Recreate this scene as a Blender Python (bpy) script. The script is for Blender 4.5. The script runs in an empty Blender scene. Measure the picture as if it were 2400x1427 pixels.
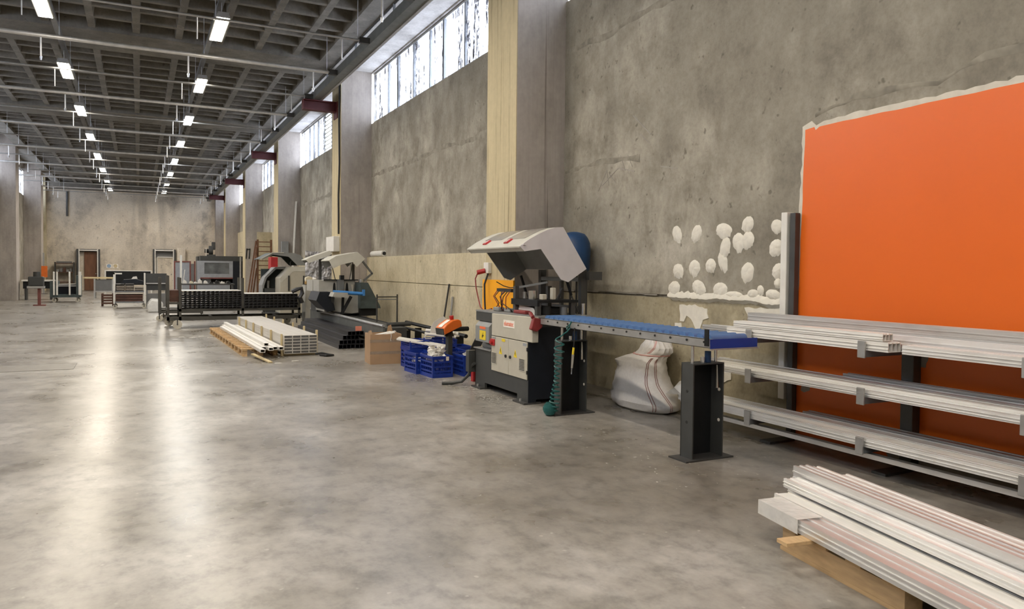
import bpy, bmesh, math, random
from mathutils import Vector, Matrix, noise as mnoise

SC = bpy.context.scene
COL = SC.collection
rnd = random.Random(7)

# ---------------------------------------------------------------- camera
cam_data = bpy.data.cameras.new('camera')
cam = bpy.data.objects.new('camera', cam_data)
COL.objects.link(cam)
SC.camera = cam
cam_data.sensor_width = 36.0
cam_data.lens = 36.0 * 1740.0 / 2400.0
cam_data.shift_y = -28.5 / 2400.0
cam_data.clip_end = 300
YAW, PITCH, ROLL = math.radians(26.68), math.radians(1.653), math.radians(0.602)
fw = Vector((math.sin(YAW) * math.cos(PITCH), math.cos(YAW) * math.cos(PITCH), -math.sin(PITCH)))
rt = Vector((math.cos(YAW), -math.sin(YAW), 0))
up = rt.cross(fw)
rt2 = rt * math.cos(ROLL) + up * math.sin(ROLL)
up2 = up * math.cos(ROLL) - rt * math.sin(ROLL)
cam.matrix_world = Matrix(((rt2.x, up2.x, -fw.x, 0), (rt2.y, up2.y, -fw.y, 0), (rt2.z, up2.z, -fw.z, 1.5), (0, 0, 0, 1)))

# ---------------------------------------------------------------- world, exposure
world = bpy.data.worlds.new('overcast_sky')
SC.world = world
world.use_nodes = True
bg = world.node_tree.nodes['Background']
bg.inputs[0].default_value = (0.86, 0.91, 1.0, 1)
bg.inputs[1].default_value = 9.0
SC.view_settings.view_transform = 'Standard'
SC.view_settings.look = 'None'
SC.view_settings.gamma = 1.0
SC.view_settings.use_curve_mapping = False
SC.view_settings.exposure = 0.15
LAMP_STRENGTH = 105.0
try:
    SC.cycles.max_bounces = 6
    SC.cycles.diffuse_bounces = 4
    SC.cycles.glossy_bounces = 3
    SC.cycles.sample_clamp_indirect = 6.0
    SC.cycles.caustics_reflective = False
    SC.cycles.caustics_refractive = False
    SC.cycles.use_denoising = True
    SC.cycles.use_adaptive_sampling = True
    SC.cycles.adaptive_threshold = 0.1
    SC.cycles.adaptive_min_samples = 16
    SC.cycles.transparent_max_bounces = 8
except Exception:
    pass

# ---------------------------------------------------------------- materials
MATS = {}
def nodes_of(name):
    m = bpy.data.materials.new(name)
    m.use_nodes = True
    nt = m.node_tree
    return m, nt, nt.nodes['Principled BSDF'], nt.nodes.new, nt.links.new

def ramp(nt, fac, stops):
    r = nt.nodes.new('ShaderNodeValToRGB')
    el = r.color_ramp.elements
    while len(el) < len(stops):
        el.new(0.5)
    for e, (p, c) in zip(el, stops):
        e.position = p
        e.color = (c[0], c[1], c[2], 1) if not isinstance(c, (int, float)) else (c, c, c, 1)
    nt.links.new(fac, r.inputs[0])
    return r.outputs[0]

def noise(nt, scale, detail=4, rough=0.55, stretch=(1, 1, 1), dist=0.0, loc=(0, 0, 0)):
    tc = nt.nodes.new('ShaderNodeTexCoord')
    mp = nt.nodes.new('ShaderNodeMapping')
    mp.inputs['Scale'].default_value = stretch
    mp.inputs['Location'].default_value = loc
    n = nt.nodes.new('ShaderNodeTexNoise')
    n.inputs['Scale'].default_value = scale
    n.inputs['Detail'].default_value = detail
    n.inputs['Roughness'].default_value = rough
    n.inputs['Distortion'].default_value = dist
    nt.links.new(tc.outputs['Object'], mp.inputs[0])
    nt.links.new(mp.outputs[0], n.inputs['Vector'])
    return n.outputs['Fac']

def mixc(nt, a, b, fac, mode='MIX'):
    m = nt.nodes.new('ShaderNodeMix')
    m.data_type = 'RGBA'
    m.blend_type = mode
    for sock, v in ((m.inputs[6], a), (m.inputs[7], b)):
        if isinstance(v, tuple):
            sock.default_value = (v[0], v[1], v[2], 1)
        else:
            nt.links.new(v, sock)
    if isinstance(fac, (int, float)):
        m.inputs[0].default_value = fac
    else:
        nt.links.new(fac, m.inputs[0])
    return m.outputs[2]

def bump(nt, bsdf, h, strength=0.3, dist=0.01):
    b = nt.nodes.new('ShaderNodeBump')
    b.inputs['Strength'].default_value = strength
    b.inputs['Distance'].default_value = dist
    nt.links.new(h, b.inputs['Height'])
    nt.links.new(b.outputs[0], bsdf.inputs['Normal'])

def mat(name, c, rough=0.5, metal=0.0, var=0.12, scale=6.0, spec=0.5, stretch=(1, 1, 1), bmp=0.0, alpha=1.0, bdist=0.004):
    if name in MATS:
        return MATS[name]
    m, nt, b, N, Lk = nodes_of(name)
    f = noise(nt, scale, 2, 0.6, stretch)
    lo = tuple(max(0, v * (1 - var)) for v in c)
    hi = tuple(min(1, v * (1 + var)) for v in c)
    Lk(ramp(nt, f, [(0.3, lo), (0.7, hi)]), b.inputs['Base Color'])
    b.inputs['Roughness'].default_value = rough
    b.inputs['Metallic'].default_value = metal
    b.inputs['Specular IOR Level'].default_value = spec
    if bmp:
        bump(nt, b, f, bmp, bdist)
    if alpha < 1:
        b.inputs['Alpha'].default_value = alpha
    MATS[name] = m
    return m

def concrete(name, base, dark, light, scale=1.0, rough=0.85, streak=0.35, bmp=0.35, stain=0.55, spec=0.3):
    m, nt, b, N, Lk = nodes_of(name)
    big = noise(nt, 0.55 * scale, 3, 0.62, (1, 1, 1), 0.1)
    mid = noise(nt, 2.3 * scale, 5, 0.68, (1, 1, 0.8), 0.15, (3, 1, 7))
    fine = noise(nt, 26 * scale, 2, 0.7)
    stk = noise(nt, 2.2 * scale, 3, 0.6, (1, 1, 0.12), 0.0, (9, 4, 2))
    c = ramp(nt, mid, [(0.28, dark), (0.5, base), (0.72, light)])
    c = mixc(nt, c, dark, ramp(nt, big, [(0.42, stain), (0.62, 0.0)]))
    c = mixc(nt, c, tuple(v * 0.7 for v in dark), ramp(nt, stk, [(0.55, 0.0), (0.78, streak)]))
    g = ramp(nt, fine, [(0.25, 0.78), (0.55, 1.0), (0.8, 1.1)])
    c = mixc(nt, c, g, 0.65, 'MULTIPLY')
    pit = noise(nt, 9 * scale, 2, 0.8, (1, 1, 1), 0, (2, 8, 1))
    c = mixc(nt, c, tuple(v * 0.45 for v in dark), ramp(nt, pit, [(0.66, 0.0), (0.74, 0.6)]))
    Lk(c, b.inputs['Base Color'])
    b.inputs['Roughness'].default_value = rough
    b.inputs['Specular IOR Level'].default_value = spec
    bump(nt, b, mid, bmp, 0.02)
    MATS[name] = m
    return m

# wall plaster (grey), retaining wall concrete (yellowish), column finishes, ceiling
concrete('plaster_grey', (0.40, 0.365, 0.295), (0.20, 0.178, 0.138), (0.56, 0.52, 0.43), 0.9, stain=0.6)
concrete('wall_yellow', (0.62, 0.54, 0.365), (0.42, 0.36, 0.235), (0.72, 0.64, 0.46), 0.8, stain=0.35, streak=0.45)
concrete('wall_yellow_dirty', (0.47, 0.405, 0.27), (0.27, 0.235, 0.16), (0.60, 0.53, 0.38), 1.0, stain=0.6, streak=0.55)
concrete('wall_far', (0.80, 0.71, 0.57), (0.36, 0.32, 0.265), (0.86, 0.78, 0.65), 0.45, streak=0.75, stain=0.4)
concrete('ceiling_grey', (0.215, 0.20, 0.172), (0.13, 0.12, 0.10), (0.30, 0.28, 0.245), 0.8, stain=0.5, bmp=0.15)
concrete('lintel_white', (0.55, 0.53, 0.50), (0.36, 0.34, 0.32), (0.66, 0.65, 0.63), 0.8, stain=0.3)

def board_marked(name, base, dark, sc=22, th=0.36):
    m, nt, b, N, Lk = nodes_of(name)
    st = noise(nt, sc, 3, 0.75, (1, 1, 0.012), 0.0)
    st2 = noise(nt, 6, 5, 0.6, (1, 1, 0.05), 0.0, (5, 3, 1))
    fine = noise(nt, 12, 5, 0.6)
    c = ramp(nt, st, [(th, dark), (th + 0.07, base), (0.7, tuple(v * 1.06 for v in base))])
    c = mixc(nt, c, tuple(v * 0.82 for v in base), ramp(nt, st2, [(0.45, 0.0), (0.7, 0.55)]))
    blot = noise(nt, 1.6, 5, 0.7, (1, 1, 0.45), 0.1, (6, 2, 8))
    c = mixc(nt, c, ramp(nt, blot, [(0.3, 0.62), (0.55, 1.0), (0.75, 1.1)]), 0.7 if sc < 20 else 0.15, 'MULTIPLY')
    c = mixc(nt, c, ramp(nt, fine, [(0.3, 0.85), (0.7, 1.05)]), 0.5, 'MULTIPLY')
    Lk(c, b.inputs['Base Color'])
    b.inputs['Roughness'].default_value = 0.85
    b.inputs['Specular IOR Level'].default_value = 0.25
    bump(nt, b, st, 0.5, 0.01)
    MATS[name] = m
board_marked('column_boards', (0.56, 0.475, 0.30), (0.33, 0.27, 0.165))
board_marked('column_grey', (0.43, 0.385, 0.34), (0.23, 0.20, 0.175), 7, 0.30)

def floor_material():
    m, nt, b, N, Lk = nodes_of('floor_concrete')
    big = noise(nt, 0.33, 3, 0.6, (1, 1, 1), 0.15)
    mid = noise(nt, 1.3, 4, 0.62, (1.0, 0.8, 1), 0.15, (3, 5, 0))
    sm = noise(nt, 7.0, 4, 0.7, (1.0, 0.8, 1), 0.1, (7, 2, 0))
    c = ramp(nt, mid, [(0.28, (0.165, 0.150, 0.126)), (0.46, (0.285, 0.267, 0.235)), (0.56, (0.325, 0.307, 0.275)), (0.74, (0.43, 0.41, 0.375))])
    c = mixc(nt, c, (0.165, 0.148, 0.122), ramp(nt, big, [(0.36, 0.8), (0.54, 0.0)]))
    c = mixc(nt, c, ramp(nt, sm, [(0.26, 0.52), (0.5, 1.0), (0.74, 1.28)]), 0.85, 'MULTIPLY')
    chip = noise(nt, 16, 1, 0.5, (1, 1, 1), 0.0, (1, 9, 0))
    c = mixc(nt, c, (0.50, 0.475, 0.43), ramp(nt, chip, [(0.73, 0.0), (0.80, 0.6)]))
    Lk(c, b.inputs['Base Color'])
    Lk(ramp(nt, mid, [(0.25, 0.24), (0.75, 0.36)]), b.inputs['Roughness'])
    b.inputs['Specular IOR Level'].default_value = 0.38
    bump(nt, b, sm, 0.03, 0.004)
    MATS['floor'] = m
floor_material()

def dirty_glass():
    m, nt, b, N, Lk = nodes_of('dirty_glass')
    out = nt.nodes['Material Output']
    st = noise(nt, 3.4, 5, 0.7, (1, 1.7, 0.14), 0.2)
    sp = noise(nt, 16, 3, 0.8, (1, 1, 0.5), 0.0, (5, 2, 3))
    tr = N('ShaderNodeBsdfTransparent')
    tr.inputs[0].default_value = (0.93, 0.95, 1.0, 1)
    trl = N('ShaderNodeBsdfTranslucent')
    trl.inputs[0].default_value = (0.055, 0.05, 0.055, 1)
    df = N('ShaderNodeBsdfDiffuse')
    df.inputs[0].default_value = (0.12, 0.11, 0.105, 1)
    m1 = N('ShaderNodeMixShader')
    Lk(ramp(nt, sp, [(0.4, 0.2), (0.65, 0.8)]), m1.inputs[0])
    Lk(trl.outputs[0], m1.inputs[1]); Lk(df.outputs[0], m1.inputs[2])
    gl = N('ShaderNodeBsdfGlossy'); gl.inputs['Roughness'].default_value = 0.15
    m3 = N('ShaderNodeMixShader'); m3.inputs[0].default_value = 0.05
    Lk(tr.outputs[0], m3.inputs[1]); Lk(gl.outputs[0], m3.inputs[2])
    m2 = N('ShaderNodeMixShader')
    f = mixc(nt, ramp(nt, st, [(0.47, 0.0), (0.58, 0.97)]), ramp(nt, sp, [(0.40, 0.25), (0.56, 1.0)]), 0.9, 'MULTIPLY')
    Lk(f, m2.inputs[0])
    Lk(m3.outputs[0], m2.inputs[1]); Lk(m1.outputs[0], m2.inputs[2])
    Lk(m2.outputs[0], out.inputs['Surface'])
    MATS['dirty_glass'] = m
dirty_glass()

def emitter(name, col, strength):
    m, nt, b, N, Lk = nodes_of(name)
    b.inputs['Base Color'].default_value = (0.9, 0.9, 0.9, 1)
    f = noise(nt, 3, 1, 0.5)
    Lk(ramp(nt, f, [(0.2, tuple(v * 0.97 for v in col)), (0.8, col)]), b.inputs['Emission Color'])
    b.inputs['Emission Strength'].default_value = strength
    MATS[name] = m
emitter('lamp_warm', (1.0, 0.90, 0.755), LAMP_STRENGTH)
emitter('lamp_cool', (0.93, 0.97, 1.0), LAMP_STRENGTH)

def brushed(name, c, rough=0.32, stretch=(25, 0.3, 25), metal=1.0, var=0.10):
    m, nt, b, N, Lk = nodes_of(name)
    f = noise(nt, 3.0, 2, 0.6, stretch)
    g = noise(nt, 5.0, 2, 0.6, (1, 0.5, 1), 0.5, (2, 2, 2))
    lo = tuple(v * (1 - var) for v in c); hi = tuple(min(1, v * (1 + var)) for v in c)
    cc = ramp(nt, f, [(0.3, lo), (0.7, hi)])
    cc = mixc(nt, cc, tuple(v * 0.75 for v in c), ramp(nt, g, [(0.55, 0.0), (0.75, 0.5)]))
    Lk(cc, b.inputs['Base Color'])
    Lk(ramp(nt, f, [(0.3, rough - 0.05), (0.7, rough + 0.1)]), b.inputs['Roughness'])
    b.inputs['Metallic'].default_value = metal
    bump(nt, b, f, 0.06, 0.002)
    MATS[name] = m
brushed('alu', (0.74, 0.73, 0.71), 0.34, metal=0.75, var=0.06)
brushed('alu_bright', (0.90, 0.89, 0.86), 0.34, metal=0.5, var=0.05)
brushed('alu_dark', (0.42, 0.41, 0.39), 0.4, metal=0.7)
brushed('alu_white', (0.83, 0.81, 0.76), 0.42, metal=0.2, var=0.05)
brushed('black_profile', (0.022, 0.022, 0.026), 0.38, metal=0.0, var=0.3)

mat('steel_grey', (0.20, 0.21, 0.22), 0.45, 0.6)
mat('steel_light', (0.45, 0.45, 0.44), 0.4, 0.7)
mat('steel_dark', (0.07, 0.07, 0.068), 0.5, 0.4)
mat('chrome', (0.75, 0.76, 0.78), 0.18, 1.0, var=0.04)
mat('pipe_galv', (0.62, 0.61, 0.58), 0.4, 0.5)
mat('rail_grey', (0.17, 0.18, 0.175), 0.5, 0.2)
mat('red_oxide', (0.10, 0.013, 0.015), 0.55)
mat('machine_beige', (0.50, 0.47, 0.385), 0.5, var=0.05)
mat('machine_anthracite', (0.046, 0.048, 0.046), 0.5, var=0.12)
mat('machine_navy', (0.009, 0.012, 0.018), 0.5, var=0.2, spec=0.3)
mat('machine_grey', (0.24, 0.245, 0.24), 0.5, var=0.08)
mat('machine_light', (0.40, 0.395, 0.36), 0.5, var=0.06)
brushed('alu_bundle', (0.70, 0.665, 0.60), 0.4, metal=0.4)
mat('tape_clear', (0.6, 0.5, 0.4), 0.2, alpha=0.3)
mat('hood_white', (0.60, 0.575, 0.575), 0.45, var=0.04)
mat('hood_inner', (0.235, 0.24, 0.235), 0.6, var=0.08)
mat('hood_cream', (0.56, 0.545, 0.47), 0.5, var=0.05)
mat('smoke_window', (0.30, 0.28, 0.25), 0.25, var=0.08)
mat('black_paint', (0.007, 0.008, 0.009), 0.55, var=0.3, spec=0.3)
mat('black_rubber', (0.018, 0.018, 0.018), 0.75, var=0.2)
mat('orange_paint', (0.80, 0.148, 0.011), 0.38, var=0.02, scale=1.2, bmp=0.03)
mat('orange_plastic', (0.75, 0.16, 0.02), 0.4, var=0.08)
mat('orange_sheet', (1.0, 0.42, 0.0), 0.5, var=0.04)
mat('skim_white', (0.66, 0.61, 0.51), 0.85, var=0.08, bmp=0.5, scale=9, bdist=0.01)
mat('dab_white', (0.76, 0.72, 0.62), 0.85, var=0.06, bmp=0.4, scale=14, bdist=0.008)
mat('damp_plaster', (0.265, 0.24, 0.19), 0.9, var=0.3, scale=7)
mat('bare_grey', (0.33, 0.30, 0.26), 0.85, var=0.15)
mat('white_pvc', (0.80, 0.78, 0.73), 0.4, var=0.05)
mat('white_paint', (0.74, 0.72, 0.66), 0.5, var=0.06)
mat('blue_plastic', (0.008, 0.035, 0.27), 0.38, var=0.12)
mat('blue_roller', (0.075, 0.17, 0.38), 0.45, var=0.12)
mat('blue_arm', (0.05, 0.22, 0.55), 0.4, var=0.1)
mat('blue_tank', (0.010, 0.05, 0.14), 0.45, var=0.15)
mat('teal_hose', (0.012, 0.10, 0.095), 0.35, var=0.15)
mat('red_paint', (0.42, 0.02, 0.022), 0.45, var=0.15)
mat('red_dull', (0.22, 0.025, 0.025), 0.55, var=0.2)
mat('cardboard', (0.40, 0.255, 0.145), 0.8, var=0.08, scale=4)
mat('cardboard_inner', (0.52, 0.36, 0.22), 0.8, var=0.08)
mat('wood_pallet', (0.55, 0.37, 0.19), 0.75, var=0.16, scale=5, stretch=(6, 1, 6), bmp=0.2)
mat('wood_spacer', (0.60, 0.49, 0.28), 0.75, var=0.12, scale=6)
mat('wood_brown', (0.17, 0.075, 0.035), 0.6, var=0.25, scale=3, stretch=(4, 4, 0.4))
mat('rust', (0.15, 0.07, 0.035), 0.7, var=0.3)
mat('red_hazed', (0.17, 0.055, 0.045), 0.6, var=0.2)  # red dulled to put distance haze into the colour
mat('machine_bed', (0.10, 0.105, 0.10), 0.5, var=0.15)
mat('rust_wood', (0.085, 0.038, 0.024), 0.75, var=0.3)
mat('yellow_label', (0.80, 0.60, 0.03), 0.5, var=0.05)
mat('label_white', (0.85, 0.80, 0.72), 0.55, var=0.04)
mat('label_orange', (0.85, 0.16, 0.05), 0.5, var=0.03)
mat('label_salmon', (0.85, 0.30, 0.20), 0.55, var=0.05)
mat('glass_dark', (0.13, 0.14, 0.145), 0.15, var=0.35, scale=2.5)
mat('plastic_clear', (0.62, 0.61, 0.56), 0.2, var=0.08, alpha=0.45)
mat('film_thin', (0.8, 0.8, 0.8), 0.15, alpha=0.13)
mat('film_wrap', (0.80, 0.79, 0.75), 0.18, var=0.06, alpha=0.7, bmp=0.5, scale=18, bdist=0.01)
mat('foil_grey', (0.42, 0.42, 0.44), 0.4, 0.0, var=0.75, scale=9, bmp=0.9, bdist=0.03)
mat('sack_white', (0.66, 0.635, 0.60), 0.55, var=0.05, scale=40, bmp=0.15, bdist=0.002)
mat('sack_stripe', (0.30, 0.17, 0.15), 0.6, var=0.1)
mat('sack_stripe_pink', (0.62, 0.33, 0.30), 0.6, var=0.1)
mat('amber_liquid', (0.42, 0.26, 0.09), 0.4, var=0.1)
mat('jug_white', (0.72, 0.66, 0.50), 0.4, var=0.05)
mat('caster_cream', (0.55, 0.51, 0.42), 0.5, var=0.1)
mat('cart_green', (0.055, 0.075, 0.075), 0.5, var=0.2)
mat('cart_dark', (0.055, 0.052, 0.042), 0.5, var=0.25)
mat('panel_bluegrey', (0.30, 0.32, 0.35), 0.4, var=0.08)
mat('panel_grey', (0.17, 0.17, 0.165), 0.6, var=0.08)
mat('cable_black', (0.012, 0.011, 0.010), 0.6, var=0.2)
mat('plate_grey', (0.215, 0.20, 0.175), 0.5, 0.0, var=0.12)
mat('sign_blue', (0.30, 0.42, 0.58), 0.5, var=0.1)
mat('dust_pale', (0.50, 0.48, 0.44), 0.9, var=0.15)

# ---------------------------------------------------------------- helpers
ORG = {}          # parent name -> world origin of an unrotated parent whose parts are written in world coordinates

class MB:
    def __init__(s):
        s.v, s.f = [], []
    def add(s, vs, fs):
        o = len(s.v)
        s.v += [tuple(p) for p in vs]
        s.f += [tuple(i + o for i in f) for f in fs]
        return s
    def box(s, x0, y0, z0, x1, y1, z1):
        if x0 > x1: x0, x1 = x1, x0
        if y0 > y1: y0, y1 = y1, y0
        if z0 > z1: z0, z1 = z1, z0
        return s.add([(x0, y0, z0), (x1, y0, z0), (x1, y1, z0), (x0, y1, z0), (x0, y0, z1), (x1, y0, z1), (x1, y1, z1), (x0, y1, z1)],
                     [(0, 3, 2, 1), (4, 5, 6, 7), (0, 1, 5, 4), (1, 2, 6, 5), (2, 3, 7, 6), (3, 0, 4, 7)])
    def prism(s, pts, axis, a0, a1):
        n = len(pts)
        def P(p, a):
            return (a, p[0], p[1]) if axis == 'x' else (p[0], a, p[1]) if axis == 'y' else (p[0], p[1], a)
        vs = [P(p, a0) for p in pts] + [P(p, a1) for p in pts]
        fs = [tuple(range(n)), tuple(range(2 * n - 1, n - 1, -1))]
        fs += [(i, i + n, (i + 1) % n + n, (i + 1) % n) for i in range(n)]
        return s.add(vs, fs)
    def cyl(s, p0, p1, r, n=12, r2=None, caps=True):
        p0, p1 = Vector(p0), Vector(p1)
        r2 = r if r2 is None else r2
        d = (p1 - p0).normalized()
        a = d.orthogonal().normalized()
        b = d.cross(a)
        vs = []
        for p, q in ((p0, r), (p1, r2)):
            for i in range(n):
                t = 2 * math.pi * i / n
                vs.append(p + a * (q * math.cos(t)) + b * (q * math.sin(t)))
        fs = [(i, (i + 1) % n, (i + 1) % n + n, i + n) for i in range(n)]
        if caps:
            fs += [tuple(range(n - 1, -1, -1)), tuple(range(n, 2 * n))]
        return s.add(vs, fs)
    def tube(s, pts, r, n=7):
        pts = [Vector(p) for p in pts]
        rings = []
        a = None
        for i, p in enumerate(pts):
            d = (pts[min(i + 1, len(pts) - 1)] - pts[max(i - 1, 0)]).normalized()
            if a is None:
                a = d.orthogonal().normalized()
            else:
                a = (a - d * a.dot(d)).normalized()
            b = d.cross(a)
            rings.append([p + a * (r * math.cos(2 * math.pi * k / n)) + b * (r * math.sin(2 * math.pi * k / n)) for k in range(n)])
        vs = [v for q in rings for v in q]
        fs = []
        for i in range(len(rings) - 1):
            for k in range(n):
                fs.append((i * n + k, i * n + (k + 1) % n, (i + 1) * n + (k + 1) % n, (i + 1) * n + k))
        fs += [tuple(range(n - 1, -1, -1)), tuple(range((len(rings) - 1) * n, len(rings) * n))]
        return s.add(vs, fs)
    def bar(s, p0, p1, w, h):
        """square bar between two points, w sideways, h up-ish"""
        p0, p1 = Vector(p0), Vector(p1)
        d = (p1 - p0).normalized()
        u = Vector((0, 0, 1)) if abs(d.z) < 0.95 else Vector((1, 0, 0))
        a = d.cross(u).normalized() * (w / 2)
        b = d.cross(a).normalized() * (h / 2)
        vs = [p + x * a + y * b for p in (p0, p1) for x, y in ((-1, -1), (1, -1), (1, 1), (-1, 1))]
        return s.add(vs, [(0, 3, 2, 1), (4, 5, 6, 7), (0, 1, 5, 4), (1, 2, 6, 5), (2, 3, 7, 6), (3, 0, 4, 7)])
    def lathe(s, c, prof, n=20):
        vs = []
        for r, z in prof:
            for i in range(n):
                t = 2 * math.pi * i / n
                vs.append((c[0] + r * math.cos(t), c[1] + r * math.sin(t), c[2] + z))
        fs = []
        for j in range(len(prof) - 1):
            for i in range(n):
                fs.append((j * n + i, j * n + (i + 1) % n, (j + 1) * n + (i + 1) % n, (j + 1) * n + i))
        fs += [tuple(range(n - 1, -1, -1)), tuple(range((len(prof) - 1) * n, len(prof) * n))]
        return s.add(vs, fs)
    def obj(s, name, m, parent=None, bevel=0.0, smooth=False, label=None, kind=None):
        me = bpy.data.meshes.new(name)
        off = Vector((0, 0, 0))
        if parent is not None and parent.name in ORG:
            off = ORG[parent.name]
        me.from_pydata([Vector(v) - off for v in s.v], [], s.f)
        bm = bmesh.new()
        bm.from_mesh(me)
        bmesh.ops.recalc_face_normals(bm, faces=bm.faces)
        if bevel:
            es = [e for e in bm.edges if len(e.link_faces) == 2 and e.calc_face_angle(0) > 0.5]
            bmesh.ops.bevel(bm, geom=es, offset=bevel, segments=1, affect='EDGES', clamp_overlap=True)
        bm.to_mesh(me)
        bm.free()
        if smooth:
            me.polygons.foreach_set('use_smooth', [True] * len(me.polygons))
            try:
                me.set_sharp_from_angle(angle=math.radians(40))
            except Exception:
                pass
        me.materials.append(MATS[m])
        o = bpy.data.objects.new(name, me)
        COL.objects.link(o)
        if parent is not None:
            o.parent = parent
            if parent.name in ORG:
                ORG[o.name] = off
        if label:
            o['label'] = label
        if kind:
            o['kind'] = kind
        return o

def box(*a):
    return MB().box(*a)

def thing(name, label, cat, loc=(0, 0, 0), group=None, rotz=None):
    """Empty at a thing's base; without rotz its parts are written in world coordinates, with rotz in local ones."""
    o = bpy.data.objects.new(name, None)
    COL.objects.link(o)
    o.empty_display_size = 0.1
    o.location = loc
    o['label'] = label
    o['category'] = cat
    if group:
        o['group'] = group
    if rotz is None:
        ORG[o.name] = Vector(loc)
    else:
        o.rotation_euler = (0, 0, rotz)
    return o

def tag(o, label, cat, group=None):
    o['label'] = label
    o['category'] = cat
    if group:
        o['group'] = group
    return o

def struct(o):
    o['kind'] = 'structure'
    return o

def copy_tree(src, parent=None, loc=None, label=None, rotz=None):
    c = src.copy()
    COL.objects.link(c)
    c.parent = parent
    if loc is not None:
        c.location = loc
    if rotz is not None:
        c.rotation_euler = (0, 0, rotz)
    if label:
        c['label'] = label
    for ch in list(src.children):
        copy_tree(ch, c)
    return c

def text_mesh(body, size, depth=0.001):
    cu = bpy.data.curves.new('lettering', 'FONT')
    cu.body = body
    cu.size = size
    cu.extrude = depth
    cu.align_x = 'CENTER'
    cu.align_y = 'CENTER'
    o = bpy.data.objects.new('lettering_tmp', cu)
    COL.objects.link(o)
    dg = bpy.context.evaluated_depsgraph_get()
    me = bpy.data.meshes.new_from_object(o.evaluated_get(dg))
    bpy.data.objects.remove(o)
    return me

# ================================================================ the hall
WX, CXF = 5.4, 4.6                       # right wall plane, front of the columns
COLY = [-0.45, 9.08, 18.95, 28.5, 38.0, 47.2]
CD = 0.95
Y0, Y1 = -9.0, 53.5
LX = -5.5
SILL, HEAD, RIBZ, SLAB = 5.27, 6.55, 6.68, 7.05

def slabel(o, text):
    o['label'] = text
    return struct(o)

slabel(box(LX - 0.3, Y0 - 0.3, -0.2, WX + 0.4, Y1 + 0.3, 0).obj('floor', 'floor'), 'worn polished grey concrete floor of the hall')

wr = MB().box(WX, Y0, 0, WX + 0.3, Y1, SILL).obj('wall_right', 'plaster_grey')
slabel(wr, 'long right wall of stained grey plaster below the window band')
wh = MB().box(WX, Y0, HEAD, WX + 0.3, Y1, SLAB).obj('wall_right', 'lintel_white')
slabel(wh, 'white concrete lintel above the window band')
# proud grey plaster over the first bay (stops at the ragged seam above the lower concrete)
MB().box(WX - 0.035, COLY[0] + CD, 1.25, WX, COLY[1], SILL).obj('plaster_coat', 'plaster_grey', wr)
ragged = MB()
yy = COLY[0] + CD
while yy < COLY[1] - 0.05:
    w = rnd.uniform(0.12, 0.4)
    y2 = min(yy + w, COLY[1])
    ragged.box(WX - 0.03, yy, 1.25 - rnd.uniform(0.0, 0.025), WX, y2, 1.25)
    yy = y2
ragged.obj('plaster_lip', 'bare_grey', wr)
box(WX - 0.012, COLY[0] + CD, 0, WX, COLY[1], 1.215).obj('retaining_wall', 'wall_yellow_dirty', wr)

# cast panels of the lower wall in the bays beyond
bays = [(COLY[i] + CD, (COLY[i + 1] if i + 1 < len(COLY) else Y1)) for i in range(len(COLY))]
ztops = {1: [0, 1.215, 1.82], 2: [0, 1.25, 1.9], 3: [0, 1.2, 2.2, 3.1], 4: [0, 1.2, 2.4, 3.6], 5: [0, 1.2, 2.4, 3.6]}
for i, (ya, yb) in enumerate(bays):
    if i not in ztops:
        continue
    cuts = [ya] + ([12.9, 15.15, 17.25] if i == 1 else [ya + (yb - ya) * k / 4 for k in (1, 2, 3)]) + [yb]
    zs = ztops[i]
    for a, b_ in zip(cuts[:-1], cuts[1:]):
        for z0, z1 in zip(zs[:-1], zs[1:]):
            o = box(WX - 0.11, a + 0.006, z0 + (0.006 if z0 else 0), WX, b_ - 0.006, z1 - 0.004).obj('concrete_panel', 'wall_yellow', wr, bevel=0.004)

for i, y in enumerate(COLY):
    c = box(CXF + 0.012, y, 0, WX, y + CD, SLAB).obj('concrete_column', 'column_grey')
    slabel(c, 'square concrete column standing against the right wall')
    box(CXF, y + 0.004, 0, CXF + 0.012, y + CD - 0.004, SLAB).obj('board_face', 'column_boards', c)
    c2 = box(LX, y, 0, LX + 0.8, y + CD, SLAB).obj('concrete_column', 'column_grey')
    slabel(c2, 'square concrete column standing against the left wall')

slabel(box(LX - 0.3, Y0, 0, LX, Y1, SILL).obj('wall_left', 'plaster_grey'), 'grey plaster wall on the left side of the hall')
slabel(box(LX - 0.3, Y0, HEAD, LX, Y1, SLAB).obj('wall_left', 'lintel_white'), 'white lintel above the added left windows')
wb = slabel(box(LX - 0.3, Y1, 0, WX + 0.3, Y1 + 0.3, SLAB).obj('wall_back', 'wall_far'), 'stained concrete end wall of the hall')
slabel(box(LX - 0.3, Y0 - 0.3, 0, WX + 0.3, Y0, SLAB).obj('wall_front', 'plaster_grey'), 'plaster wall behind the viewer')
slabel(box(CXF - 0.05, Y1 - 0.6, 0, WX, Y1, SLAB).obj('corner_column', 'column_grey'), 'concrete corner column at the right end of the end wall')
slabel(box(LX, Y1 - 0.5, 0, LX + 0.45, Y1, SLAB).obj('corner_column', 'wall_yellow'), 'concrete corner column at the left end of the end wall')
slabel(box(LX, Y1 - 0.4, 6.25, WX, Y1, RIBZ).obj('end_beam', 'ceiling_grey'), 'dark concrete beam along the top of the end wall')
dp = MB().cyl((-3.95, Y1 - 0.06, 4.6), (-3.95, Y1 - 0.06, 6.15), 0.06, 8).obj('downpipe', 'steel_dark', smooth=True)
tag(dp, 'short dark pipe hanging down the upper left of the end wall', 'pipe')

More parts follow.
